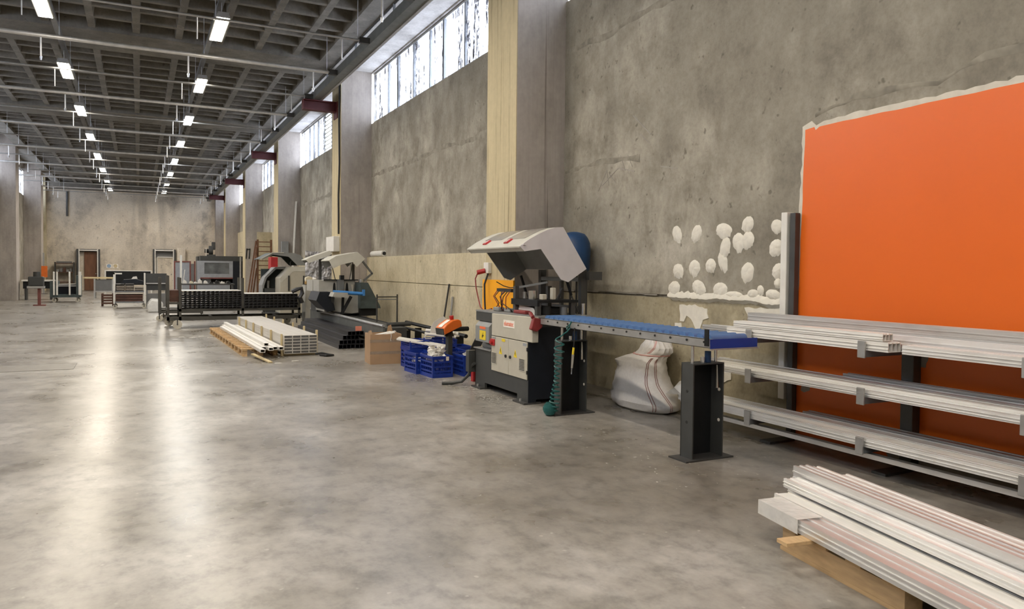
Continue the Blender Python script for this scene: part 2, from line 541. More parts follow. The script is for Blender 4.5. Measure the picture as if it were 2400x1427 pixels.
# ---- ceiling: slab, main beams, ribs of the waffle
ceil = slabel(box(LX - 0.3, Y0, SLAB, WX + 0.3, Y1, SLAB + 0.2).obj('ceiling', 'ceiling_grey'), 'dark concrete waffle ceiling')
slabel(box(4.0, Y0, 6.62, 4.41, Y1, SLAB).obj('edge_beam', 'ceiling_grey'), 'concrete edge beam along the right columns')
slabel(box(LX + 0.8, Y0, 6.62, LX + 1.2, Y1, SLAB).obj('edge_beam', 'ceiling_grey'), 'concrete edge beam along the left columns')
slabel(box(4.41, Y0, 6.58, WX, Y1, SLAB).obj('window_soffit', 'lintel_white'), 'whitish soffit over the window band')
beams = [(y + CD / 2 - 0.8, y + CD / 2 + 0.8) for y in COLY]
for a, b_ in beams:
    slabel(box(LX + 1.2, a, 6.62, 4.0, b_, SLAB).obj('main_beam', 'ceiling_grey'), 'wide concrete beam crossing the hall ceiling between columns')
RX = [-0.036 + 0.86 * k for k in range(-4, 5)]
for (a0, a1), (b0, b1) in zip(beams[:-1], beams[1:]):
    for x in RX:
        MB().prism([(x - 0.07, RIBZ), (x + 0.07, RIBZ), (x + 0.12, SLAB), (x - 0.12, SLAB)], 'y', a1, b0).obj('rib', 'ceiling_grey', ceil)
    n = 11
    for k in range(1, n):
        y = a1 + (b0 - a1) * k / n
        MB().prism([(y - 0.06, RIBZ + 0.01), (y + 0.06, RIBZ + 0.01), (y + 0.11, SLAB), (y - 0.11, SLAB)], 'x', LX + 1.2, 4.0).obj('cross_rib', 'ceiling_grey', ceil)
a1 = beams[-1][1]
for x in RX:
    MB().prism([(x - 0.07, RIBZ), (x + 0.07, RIBZ), (x + 0.12, SLAB), (x - 0.12, SLAB)], 'y', a1, Y1).obj('rib', 'ceiling_grey', ceil)
for k in range(1, 7):
    y = a1 + 0.8 * k
    MB().prism([(y - 0.06, RIBZ + 0.01), (y + 0.06, RIBZ + 0.01), (y + 0.11, SLAB), (y - 0.11, SLAB)], 'x', LX + 1.2, 4.0).obj('cross_rib', 'ceiling_grey', ceil)

# ---- window band
wi = 0
for i, (ya, yb) in enumerate(bays):
    wi += 1
    f = MB()
    f.box(WX + 0.05, ya, SILL, WX + 0.11, yb, SILL + 0.05)
    f.box(WX + 0.05, ya, HEAD - 0.05, WX + 0.11, yb, HEAD)
    f.box(WX + 0.05, ya, SILL + 0.05, WX + 0.11, ya + 0.05, HEAD - 0.05)
    f.box(WX + 0.05, yb - 0.05, SILL + 0.05, WX + 0.11, yb, HEAD - 0.05)
    w = slabel(f.obj('window_%d' % wi, 'steel_light'), 'high steel window of streaky whitened panes between columns')
    if i == 1:
        ms = [11.85, 12.94, 14.03, 14.81, 15.85, 16.97, 17.71]
    elif i == 2:
        ms = [20.9, 21.9, 22.8, 23.66, 24.69, 25.67, 26.4, 27.1]
    else:
        n = max(3, int((yb - ya) / 1.0))
        ms = [ya + (yb - ya) * k / n for k in range(1, n)]
    edges = [ya + 0.05] + ms + [yb - 0.05]
    for k, y in enumerate(ms):
        t = 0.045 if k % 3 == 2 else 0.025
        box(WX + 0.055, y - t, SILL + 0.05, WX + 0.105, y + t, HEAD - 0.05).obj('mullion', 'steel_grey', w)
    for k, (a, b_) in enumerate(zip(edges[:-1], edges[1:])):
        if i == 2 and k == 4:       # louvred vent next to the second column
            for q in range(9):
                z = SILL + 0.1 + q * 0.128
                MB().prism([(WX + 0.06, z), (WX + 0.1, z + 0.07), (WX + 0.1, z + 0.085), (WX + 0.06, z + 0.015)], 'y', a, b_).obj('louvre', 'white_paint', w)
            continue
        box(WX + 0.077, a, SILL + 0.05, WX + 0.083, b_, HEAD - 0.05).obj('pane', 'dirty_glass', w)

for i, (ya, yb) in enumerate(bays):  # left window band is assumed, added for daylight fill
    wi += 1
    f = MB().box(LX - 0.11, ya, SILL, LX - 0.05, yb, SILL + 0.05).box(LX - 0.11, ya, HEAD - 0.05, LX - 0.05, yb, HEAD)
    f.box(LX - 0.11, ya, SILL + 0.05, LX - 0.05, ya + 0.05, HEAD - 0.05).box(LX - 0.11, yb - 0.05, SILL + 0.05, LX - 0.05, yb, HEAD - 0.05)
    w = slabel(f.obj('window_%d' % wi, 'steel_light'), 'added high steel window of streaky whitened panes in the left wall')
    for k in range(8):
        a, b_ = ya + 0.05 + (yb - ya - 0.1) * k / 8, ya + 0.05 + (yb - ya - 0.1) * (k + 1) / 8
        box(LX - 0.083, a + 0.02, SILL + 0.05, LX - 0.077, b_ - 0.02, HEAD - 0.05).obj('pane', 'dirty_glass', w)
        if k:
            box(LX - 0.1, a - 0.02, SILL + 0.05, LX - 0.055, a + 0.02, HEAD - 0.05).obj('mullion', 'steel_grey', w)

# ---- doors in the end wall
def far_door(n, x0, x1, h, leaf0, leaf1, leafh, leafmat, label):
    y = Y1 - 0.32
    f = MB()
    f.box(x0, y, 0, x0 + 0.14, Y1, h).box(x1 - 0.14, y, 0, x1, Y1, h).box(x0 + 0.14, y, h - 0.14, x1 - 0.14, Y1, h)
    d = slabel(f.obj('door_%d' % n, 'steel_dark'), label)
    e = MB()
    e.box(x0 + 0.10, y - 0.03, 0, x0 + 0.16, y, h).box(x1 - 0.16, y - 0.03, 0, x1 - 0.10, y, h).box(x0 + 0.16, y - 0.03, h - 0.11, x1 - 0.16, y, h - 0.04)
    e.obj('frame_edge', 'white_paint', d)
    box(x0 + 0.14, Y1 - 0.05, leafh, x1 - 0.14, Y1 - 0.01, h - 0.14).obj('transom', 'panel_grey', d)
    l = box(leaf0, Y1 - 0.09, 0.01, leaf1, Y1 - 0.03, leafh).obj('door_leaf', leafmat, d)
    MB().cyl((leaf1 - 0.1, Y1 - 0.14, 1.05), (leaf1 - 0.1, Y1 - 0.09, 1.05), 0.03, 8).obj('handle', 'chrome', l)
    return d
far_door(1, -3.45, -2.18, 2.58, -3.05, -2.32, 2.42, 'wood_brown', 'brown door leaf in a deep steel frame in the end wall')
d2 = far_door(2, 0.80, 2.14, 2.66, 1.08, 1.98, 2.12, 'wall_far', 'pale door under a dark transom in the end wall')
box(1.02, Y1 - 0.14, 0, 1.08, Y1 - 0.03, 2.16).obj('inner_jamb', 'white_paint', d2)
box(1.98, Y1 - 0.14, 0, 2.04, Y1 - 0.03, 2.16).obj('inner_jamb', 'white_paint', d2)
box(1.08, Y1 - 0.14, 2.12, 1.98, Y1 - 0.03, 2.18).obj('inner_jamb', 'white_paint', d2)

# ---- floor cover plate
o = box(-2.6, 12.5, 0.0, -0.86, 13.25, 0.006).obj('cover_plate', 'plate_grey', bevel=0.002)
tag(o, 'flat grey cover plate lying in the open floor at left', 'floor plate')

# ---- lamps
def lamp(y, x, cool, label, grp):
    z = 5.96
    t = thing('ceiling_lamp', label, 'lamp', (x, y, z), grp)
    MB().prism([(x - 0.125, z), (x + 0.125, z), (x + 0.09, z + 0.10), (x - 0.09, z + 0.10)], 'y', y - 0.77, y + 0.77).obj('housing', 'steel_light', t)
    MB().add([(x - 0.105, y - 0.74, z - 0.004), (x - 0.105, y + 0.74, z - 0.004), (x + 0.105, y + 0.74, z - 0.004), (x + 0.105, y - 0.74, z - 0.004)], [(0, 1, 2, 3)]).obj('diffuser', 'lamp_cool' if cool else 'lamp_warm', t)
    for s in (-0.45, 0.45):
        MB().cyl((x, y + s, z + 0.10), (x, y + s, 6.32), 0.006, 5).obj('hanger', 'steel_light', t)
LY = [15.05 + 4.85 * k for k in range(-4, 8)]  # farthest lamps of both rows are added to brighten the end wall
ordn = ['first', 'second', 'third', 'fourth', 'fifth', 'sixth', 'seventh', 'eighth', 'ninth']
for x, nm, cool in ((1.36, 'right', {6, 8}), (-1.48, 'left', set())):
    inview = [y for y in LY if y > (14 if x > 0 else 18)]
    for k, y in enumerate(LY):
        if y in inview:
            q = inview.index(y)
            lb = 'bright rectangular ceiling lamp, %s from the front in the %s row' % (ordn[q], nm)
        else:
            lb = 'bright ceiling lamp above the viewer, %s of the %s row' % (ordn[k], nm)
        lamp(y, x, k in cool, lb, 'ceiling lamps, %s row' % nm)
    tr = box(x - 0.05, Y0, 6.32, x + 0.05, Y1 - 0.7, 6.40).obj('lamp_trunking', 'steel_grey')
    tag(tr, 'grey metal trunking above the %s row of ceiling lamps' % nm, 'trunking')

# ---- sprinkler pipes
NTH = ['nearest', 'second', 'third', 'fourth', 'fifth', 'sixth', 'seventh', 'eighth', 'ninth', 'tenth', 'farthest']
def pipe_label(k):
    kind = 'thick shiny sprinkler pipe' if k % 2 else 'thin dull pipe'
    if k < 0:
        return '%s crossing overhead near the viewer, %s' % (kind, NTH[(k + 5) // 2])
    return '%s crossing the hall under the ceiling, %s in view' % (kind, NTH[k // 2])
for k in range(-5, 15):
    y = 14.15 + 2.6 * k
    thick = k % 2
    z = 5.88
    where = 'in view' if k >= 0 else 'over the viewer'
    t = thing('sprinkler_pipe', pipe_label(k), 'pipe', (LX + 0.2, y, z), 'pipes crossing under the ceiling')
    r = 0.042 if thick else 0.022
    MB().cyl((LX + 0.2, y, z), (3.80, y, z), r, 10).obj('pipe', 'pipe_galv' if thick else 'steel_light', t, smooth=True)
    box(3.78, y - 0.04, z - 0.05, 3.979, y + 0.04, z + 0.06).obj('rail_clamp', 'steel_dark', t)
    for x in (-4.2, -1.65, 0.92, 3.45):
        d = MB().cyl((x, y, z - 0.40), (x, y, z - r), 0.016 if thick else 0.011, 6).obj('dropper', 'pipe_galv', t)
        if thick:
            MB().cyl((x, y, z - 0.47), (x, y, z - 0.40), 0.012, 6, 0.026).obj('sprinkler_head', 'chrome', d)
        MB().cyl((x + 0.3, y, z + r), (x + 0.3, y, RIBZ), 0.006, 5).obj('hanger', 'steel_light', t)

# ---- crane rail and its brackets
t = thing('crane_rail', 'grey steel crane rail running below the high windows', 'crane rail', (4.1, Y0, 5.82))
box(3.98, Y0 + 0.1, 5.83, 4.21, 52.5, 6.02).obj('beam', 'rail_grey', t)
box(4.17, Y0 + 0.1, 5.82, 4.225, 52.5, 5.83).obj('flange', 'steel_light', t)
MB().cyl((4.05, Y0 + 0.1, 6.2), (4.05, 52.5, 6.2), 0.018, 6).obj('conductor_bar', 'steel_dark', t)
for k in range(-3, 17):
    y = 12.8 + 2.6 * k
    box(4.03, y, 6.02, 4.07, y + 0.03, 6.2).obj('conductor_holder', 'steel_grey', t)
for i, y in enumerate(COLY):
    where = ['behind the viewer', 'on the column nearest the beige machine', 'on the second column from the front', 'on the third column from the front', 'on the fourth column from the front', 'on the last column before the end wall'][i]
    t = thing('rail_bracket', 'dark red steel bracket carrying the crane rail %s' % where, 'bracket', (CXF, y + 0.5, 5.5), 'crane rail brackets')
    yc = y + 0.5
    f = MB().box(3.74, yc - 0.11, 5.79, CXF, yc + 0.11, 5.819).box(3.74, yc - 0.11, 5.56, CXF, yc + 0.11, 5.59).box(3.74, yc - 0.015, 5.59, CXF, yc + 0.015, 5.79)
    f.box(3.74, yc - 0.11, 5.59, 3.76, yc + 0.11, 5.79)
    f.obj('cantilever', 'red_oxide', t)
    box(CXF - 0.025, yc - 0.2, 5.40, CXF - 0.001, yc + 0.2, 5.819).obj('back_plate', 'red_oxide', t)
o = MB().tube([(4.575, 18.99, 6.4), (4.57, 19.02, 5.2), (4.58, 19.0, 4.2), (4.57, 19.05, 3.4), (4.58, 19.06, 2.4)], 0.022, 6).obj('cable', 'cable_black', smooth=True)
tag(o, 'black cable running down the second column into a white box', 'cable')

# ================================================================ orange field, plaster dabs, board
def ragged_poly(pts, amp, step, r):
    out = []
    n = len(pts)
    for i in range(n):
        a, b_ = Vector(pts[i]), Vector(pts[(i + 1) % n])
        L = (b_ - a).length
        k = max(1, int(L / step))
        for j in range(k):
            p = a.lerp(b_, j / k)
            out.append((p.x + r.uniform(-amp, amp), p.y + r.uniform(-amp, amp)))
    return out

r2 = random.Random(3)
PX = WX - 0.035
ot = thing('orange_field', 'big glossy orange painted plaster field with ragged white edge on the right wall', 'wall panel', (PX, 4.0, 0))
edge = ragged_poly([(4.90, 0.02), (4.885, 1.2), (4.845, 2.83), (4.74, 2.85), (4.70, 2.80), (4.62, 2.85), (3.3, 2.855), (1.2, 2.86), (0.56, 2.86), (0.56, 0.02)], 0.012, 0.07, r2)
MB().prism(edge, 'x', PX - 0.012, PX).obj('skim_coat_edge', 'skim_white', ot)
core = ragged_poly([(4.865, 0.05), (4.862, 0.6), (4.855, 1.3), (4.815, 2.79), (4.72, 2.80), (4.70, 2.77), (4.66, 2.80), (3.3, 2.81), (1.2, 2.82), (0.58, 2.82), (0.58, 0.05)], 0.004, 0.12, r2)
MB().prism(core, 'x', PX - 0.015, PX - 0.012).obj('orange_paint', 'orange_paint', ot)
for pts in ([(4.60, 0.965), (4.41, 0.97), (4.43, 0.92), (4.47, 0.90), (4.49, 0.875), (4.53, 0.88), (4.555, 0.92), (4.58, 0.93)],
            [(3.72, 0.97), (3.58, 0.96), (3.59, 0.90), (3.60, 0.86), (3.62, 0.80), (3.68, 0.79), (3.72, 0.80)],
            [(4.80, 0.56), (4.75, 0.55), (4.70, 0.51), (4.71, 0.46), (4.76, 0.44), (4.80, 0.45)],
            [(3.9, 0.20), (3.95, 0.10), (3.9, 0.02), (1.0, 0.02), (1.0, 0.14), (3.2, 0.13), (3.6, 0.15)]):
    MB().prism(ragged_poly(pts, 0.006, 0.03, r2), 'x', PX - 0.018, PX - 0.015).obj('bare_patch', 'bare_grey', ot)

def dab(y, z, w, h, seed=0):
    """flattened pat of adhesive plaster with a ragged torn lower edge, a part of the wall"""
    r = random.Random(seed)
    m = MB()
    n, rings = 30, 5
    tilt = r.uniform(-0.25, 0.25)
    outline = []
    for i in range(n):
        a = 2 * math.pi * i / n
        q = 1 + r.uniform(-0.04, 0.04)
        yy, zz = math.cos(a) * w / 2 * q, math.sin(a) * h / 2 * q
        if math.sin(a) < -0.25:
            zz *= 1 + r.uniform(-0.05, 0.32)
            yy *= 1 + r.uniform(-0.12, 0.12)
        outline.append((yy + tilt * zz, zz))
    vs = []
    for j in range(rings + 1):
        t = j / rings
        for (yy, zz) in outline:
            d = 0.020 * (1 - t ** 3) + 0.004 * mnoise.noise(Vector((yy * t * 40 + seed, zz * t * 40, 0)))
            vs.append((PX - 0.001 - max(d, 0.001 if t < 1 else 0), y + yy * t, z + zz * t))
    fs = [(j * n + i, j * n + (i + 1) % n, (j + 1) * n + (i + 1) % n, (j + 1) * n + i) for j in range(rings) for i in range(n)]
    m.add(vs, fs)
    return m.obj('plaster_dab', 'dab_white', wr, smooth=True)
DABS_W = [(6.59, 1.932, 0.16, 0.18), (6.263, 1.925, 0.16, 0.18), (5.846, 1.938, 0.23, 0.149), (5.513, 1.986, 0.155, 0.152), (5.509, 1.83, 0.17, 0.168), (5.631, 1.813, 0.175, 0.18), (5.135, 1.946, 0.15, 0.128), (5.139, 1.746, 0.178, 0.16), (5.112, 1.529, 0.145, 0.14), (5.109, 1.409, 0.104, 0.096), (6.557, 1.518, 0.18, 0.165), (6.288, 1.552, 0.18, 0.175), (6.034, 1.579, 0.16, 0.145), (5.506, 1.515, 0.172, 0.19), (6.625, 1.325, 0.20, 0.163), (6.214, 1.340, 0.21, 0.165), (5.886, 1.330, 0.21, 0.15), (5.688, 1.280, 0.241, 0.078), (5.426, 1.303, 0.147, 0.084), (5.327, 1.339, 0.088, 0.098), (5.169, 1.303, 0.18, 0.096), (5.823, 1.762, 0.149, 0.218), (5.856, 1.623, 0.138, 0.193)]
for k, (y, z, w, h) in enumerate(DABS_W):
    dab(y, z, w, h, seed=k)
# pour joints of the plaster: ragged damp bands at lift height
def pour_joint(pts, x, wid, seed):
    r = random.Random(seed)
    up_, lo_ = [], []
    for a, b_ in zip(pts[:-1], pts[1:]):
        n = max(2, int(abs(a[0] - b_[0]) / 0.16))
        for k in range(n):
            q = k / n
            y, z = a[0] + (b_[0] - a[0]) * q, a[1] + (b_[1] - a[1]) * q
            w = wid * (0.9 + 0.9 * mnoise.noise(Vector((y * 1.7, seed, 0))))
            up_.append((y, z + w * 0.5 + r.uniform(-.02, .02)))
            lo_.append((y, z - w * 0.5 + r.uniform(-.02, .02)))
    vs, fs = [], []
    n = len(up_)
    for a, b_ in zip(up_, lo_):
        vs += [(x - 0.001, a[0], a[1]), (x - 0.006, (a[0] + b_[0]) / 2, (a[1] + b_[1]) / 2), (x - 0.001, b_[0], b_[1])]
    for k in range(n - 1):
        fs += [(3 * k, 3 * k + 1, 3 * k + 4, 3 * k + 3), (3 * k + 1, 3 * k + 2, 3 * k + 5, 3 * k + 4)]
    MB().add(vs, fs).obj('pour_joint', 'damp_plaster', wr, smooth=True)
pour_joint([(18.9, 3.92), (16.82, 3.915), (14.8, 3.9), (13.9, 3.95), (12.55, 3.87), (10.1, 3.93)], WX, 0.10, 1)
pour_joint([(28.4, 3.836), (25.7, 3.829), (20.0, 3.87)], WX, 0.12, 2)
pour_joint([(9.05, 2.89), (8.54, 2.927), (8.03, 2.92), (7.474, 2.88), (7.134, 2.856)], PX, 0.06, 3)
pour_joint([(9.05, 4.58), (8.47, 4.55), (8.07, 4.52), (7.4, 4.58), (5.0, 4.6), (0.6, 4.55)], PX, 0.08, 4)
pour_joint([(4.72, 2.90), (4.5, 2.94), (4.33, 2.98), (3.94, 2.984), (3.59, 2.956), (3.24, 3.06), (0.6, 3.0)], PX, 0.05, 5)
# smeared line of plaster along the seam, and two flakes lower down
vs, fs = [], []
yy, k = 6.70, 0
while yy > 4.97:
    t_ = 0.012 + 0.05 * abs(mnoise.noise(Vector((yy * 5, 1, 0)))) + r2.uniform(0, 0.01)
    dz = 0.03 * mnoise.noise(Vector((yy * 3, 7, 0))) + r2.uniform(-.006, .006)
    vs += [(PX - 0.001, yy, 1.275 + dz + 0.03 * r2.random()), (PX - t_, yy, 1.25 + dz), (PX - t_ * 1.1, yy, 1.225 + dz), (PX + 0.02, yy, 1.195 + dz - 0.012 * r2.random())]
    if k:
        fs += [(4 * k + q, 4 * k + q + 1, 4 * k - 3 + q, 4 * k - 4 + q) for q in range(3)]
    yy -= 0.035
    k += 1
MB().add(vs, fs).obj('plaster_smear', 'dab_white', wr, smooth=True)
for pts in ([(6.55, 1.14), (6.30, 1.15), (6.10, 1.12), (6.08, 1.03), (6.16, 0.99), (6.2, 0.9), (6.27, 0.885), (6.34, 1.0), (6.42, 1.03), (6.47, 0.96), (6.53, 0.965)],
            [(6.62, 0.94), (6.52, 0.95), (6.49, 0.87), (6.54, 0.84), (6.62, 0.86)],
            [(5.55, 1.16), (5.05, 1.17), (5.0, 1.05), (5.3, 1.03), (5.5, 1.08)],
            [(5.95, 0.62), (5.75, 0.64), (5.72, 0.42), (5.86, 0.36), (5.93, 0.48)]):
    MB().prism(ragged_poly(pts, 0.008, 0.04, r2), 'x', WX - 0.022, WX - 0.012).obj('plaster_flake', 'dab_white', wr)
# trowel grooves and joints in the grey plaster of the first bay
gr = MB()
for (ya, za, yb, zb, w) in ((8.1, 2.62, 7.75, 2.8, .012), (7.75, 2.8, 7.4, 2.72, .012), (8.2, 2.55, 8.0, 2.8, .008), (8.0, 2.8, 7.95, 2.6, .008), (7.95, 2.75, 7.8, 2.62, .008),
                            (7.7, 2.95, 7.6, 2.75, .008), (7.55, 2.93, 7.45, 2.78, .008), (7.3, 3.15, 7.1, 3.0, .01), (7.45, 3.4, 7.1, 3.12, .012), (6.9, 2.72, 6.6, 2.66, .008)):
    gr.bar((PX - 0.001, ya, za), (PX - 0.001, yb, zb), 0.004, w)
gr.obj('trowel_groove', 'bare_grey', wr)

o = box(5.27, 4.93, 0.35, 5.36, 5.0, 2.06).obj('white_board', 'white_paint', bevel=0.004)
tag(o, 'narrow upright white board beside the orange field', 'board')

# ================================================================ cantilever rack with aluminium profiles
LEV = (0.235, 0.60, 0.945)               # top of the arms
rk = thing('cantilever_rack', 'steel cantilever rack holding silver profiles along the orange field', 'rack', (5.25, 3.0, 0))
for k, y in enumerate((4.83, 3.70, 2.56, 1.42)):
    h = 2.05 if k == 0 else 1.1
    if k == 0:
        box(5.28, 4.845, 0.0, 5.345, 4.905, h).obj('upright', 'steel_dark', rk, bevel=0.004)
    else:
        box(5.25, y - 0.05, 0.0, 5.345, y + 0.05, h).obj('upright', 'steel_dark', rk, bevel=0.004)
    box(4.95, y - 0.06, 0.0, 5.25, y + 0.06, 0.02).obj('foot', 'steel_dark', rk)
    for z in LEV:
        a = box(4.74, y - 0.022, z - 0.05, 5.29, y + 0.022, z).obj('arm', 'steel_grey', rk)
        box(4.725, y - 0.032, z - 0.055, 4.742, y + 0.032, z + 0.07).obj('end_stop', 'steel_light', a, bevel=0.003)

def profile(name, label, group, x, z, w, h, y0, y1, m, ribs=2, rot=0.0, fins=True, flat=False):
    """extruded window profile: hollow box with grooves along it, open at both ends"""
    t = thing(name, label, 'profile', (x, y1, z), group, rotz=rot)
    L = y1 - y0
    tk = 0.004
    mb = MB()
    mb.box(0, -L, 0, w, 0, tk).box(0, -L, tk, tk, 0, h - tk).box(w - tk, -L, tk, w, 0, h - tk).box(0, -L, h - tk, w, 0, h)
    for k in range(1, ribs):
        xx = w * k / ribs
        mb.box(xx - 0.002, -L, tk, xx + 0.002, 0, h - tk)
    mb.obj('body', m, t)
    if fins:
        f = MB()
        f.box(-0.006, -L, h * 0.28, 0, 0, h * 0.36).box(-0.006, -L, h * 0.66, 0, 0, h * 0.74)
        for k in ((0, ribs) if flat else range(ribs + 1)):
            xx = min(max(w * k / ribs, 0.008), w - 0.008)
            f.box(xx - 0.008, -L, h, xx + 0.008, 0, h + 0.005)
        f.obj('groove_rib', m, t)
    return t

G3, G2, G1 = 'profiles on the top level of the rack', 'profiles on the middle level of the rack', 'profiles on the bottom level of the rack'
e = 0.001
z = LEV[2] + e
profile('aluminium_profile', 'wide silver profile at the front of the top rack level, cut end showing', G3, 4.755, z, 0.135, 0.065, 3.50, 5.12, 'alu_white', 3)
profile('aluminium_profile', 'silver profile butted behind the cut end on the top rack level', G3, 4.765, z, 0.12, 0.06, 0.1, 3.40, 'alu_bright', 2)
profile('aluminium_profile', 'grey flat profile reaching farthest left on the top rack level', G3, 4.905, z, 0.12, 0.05, 0.4, 5.62, 'alu', 2, flat=True)
profile('aluminium_profile', 'white film covered profile stacked second tier on the top rack level', G3, 4.775, z + 0.074, 0.11, 0.05, 3.56, 5.06, 'alu_white', 3)
profile('aluminium_profile', 'narrow bright profile in the middle of the top rack level', G3, 5.035, z, 0.085, 0.10, 0.3, 5.2, 'alu_bright', 2)
profile('aluminium_profile', 'dull grey profile lying highest at the back of the top rack level', G3, 5.13, z + 0.096, 0.11, 0.085, 0.2, 5.25, 'alu', 2)
profile('aluminium_profile', 'dark profile under the highest one at the back of the top rack level', G3, 5.13, z, 0.11, 0.085, 0.2, 5.1, 'alu_dark', 2)
z = LEV[1] + e
profile('aluminium_profile', 'silver channel at the front edge of the middle rack level', G2, 4.765, z, 0.10, 0.045, 0.3, 5.28, 'alu_bright', 1)
profile('aluminium_profile', 'grooved silver profile second from the front on the middle rack level', G2, 4.88, z, 0.13, 0.06, 0.3, 5.45, 'alu_white', 3, flat=True)
profile('aluminium_profile', 'flat pale profile third from the front on the middle rack level', G2, 5.022, z, 0.12, 0.065, 0.3, 5.62, 'alu', 2, flat=True)
profile('aluminium_profile', 'dark anodised profile at the back of the middle rack level', G2, 5.155, z, 0.075, 0.085, 0.2, 4.2, 'alu_dark', 1)
z = LEV[0] + e
profile('aluminium_profile', 'bright wide flange at the front edge of the bottom rack level', G1, 4.755, z, 0.05, 0.062, 0.2, 5.75, 'alu_bright', 1)
profile('aluminium_profile', 'broad flat sheet profile covering the middle of the bottom rack level', G1, 4.812, z, 0.18, 0.052, 0.2, 5.85, 'alu_white', 2, flat=True)
profile('aluminium_profile', 'broad flat profile next to the back on the bottom rack level', G1, 5.0, z, 0.145, 0.056, 0.2, 6.0, 'alu_white', 2, flat=True)
profile('aluminium_profile', 'dull profile against the wall on the bottom rack level', G1, 5.152, z, 0.09, 0.07, 0.2, 4.6, 'alu_dark', 1)
profile('aluminium_profile', 'thin profile hung under the arms of the bottom rack level', G1, 4.80, 0.145, 0.06, 0.035, 0.2, 5.7, 'alu', 1, fins=False)
o = MB().add([(5.0, 6.02, 0.24), (5.2, 6.05, 0.24), (5.22, 6.12, 0.33), (5.08, 6.16, 0.36), (4.96, 6.1, 0.31), (5.08, 6.0, 0.40), (5.1, 6.3, 0.24), (4.98, 6.26, 0.22)],
             [(0, 1, 2, 5), (0, 5, 4), (5, 2, 3), (4, 5, 3), (4, 3, 6, 7), (3, 2, 6), (0, 4, 7), (1, 2, 6), (0, 1, 6, 7)]).obj('plastic_film', 'film_wrap')
tag(o, 'crumpled clear film on the left ends of the bottom rack profiles', 'plastic film')

# ---- bundle of profiles lying on a pallet in the foreground
FB = 'silver profiles on the foreground pallet'
th = math.radians(-11.5)
def fbp(label, lx, ly, z, w, h, m, ribs=3, L=3.0, slope=0):
    c, s = math.cos(th), math.sin(th)
    x, y = 3.52 + lx * c - ly * s, 3.12 + lx * s + ly * c
    t = profile('aluminium_profile', label, FB, x, z, w, h, y - L, y, m, ribs, rot=th)
    return t
fbp('film wrapped front profile of the foreground stack, nearest the viewer', -0.40, -0.16, 0.165, 0.14, 0.065, 'alu', 2)
fbp('pale profile second from the viewer in the foreground stack', -0.25, -0.07, 0.165, 0.105, 0.070, 'alu_white', 1)
fbp('ribbed profile in the middle of the bottom layer of the foreground stack', -0.11, 0.0, 0.165, 0.125, 0.085, 'alu', 3)
fbp('bright profile fourth along the bottom layer of the foreground stack', 0.022, 0.0, 0.165, 0.125, 0.085, 'alu_bright', 3)
fbp('grooved profile at the far side of the foreground stack', 0.165, 0.06, 0.165, 0.19, 0.11, 'alu_bright', 3)
fbp('yellowish lit profile with flush end on top of the foreground stack', -0.155, -0.02, 0.256, 0.105, 0.045, 'alu_bright', 2)
fbp('upright grey profile on top of the foreground stack', -0.04, 0.05, 0.256, 0.10, 0.095, 'alu', 2)
fbp('long pale profile behind the upright one on the foreground stack', 0.070, 0.07, 0.256, 0.085, 0.075, 'alu_bright', 2)
c, s = math.cos(th), math.sin(th)
wr_t = thing('plastic_film', 'clear film wrapped round the front end of the foreground stack', 'plastic film', (3.52, 3.12, 0.165), rotz=th)
MB().add([(-0.409, -0.15, -0.004), (-0.409, -0.50, -0.004), (-0.409, -0.50, 0.073), (-0.409, -0.15, 0.073), (-0.258, -0.14, 0.075), (-0.258, -0.50, 0.075)],
         [(0, 1, 2, 3), (3, 2, 5, 4)]).obj('film', 'film_wrap', wr_t)

pl = thing('wooden_pallet', 'light wooden pallet under the foreground profile stack', 'pallet', (3.47, 2.50, 0), rotz=math.radians(-9))
for k, y in enumerate((0.28, 0.05, -0.18, -0.41)):
    box(-0.42, y - 0.05, 0.118, 0.42, y + 0.05, 0.143).obj('deck_board', 'wood_pallet', pl, bevel=0.002)
for x in (-0.36, 0.0, 0.36):
    box(x - 0.05, -0.48, 0.022, x + 0.05, 0.34, 0.117).obj('stringer', 'wood_pallet', pl)
    box(x - 0.05, -0.5, 0, x + 0.05, 0.36, 0.021).obj('base_board', 'wood_pallet', pl)
box(-0.62, 0.04, 0.144, 0.3, 0.12, 0.164).obj('batten', 'wood_pallet', pl, bevel=0.002)

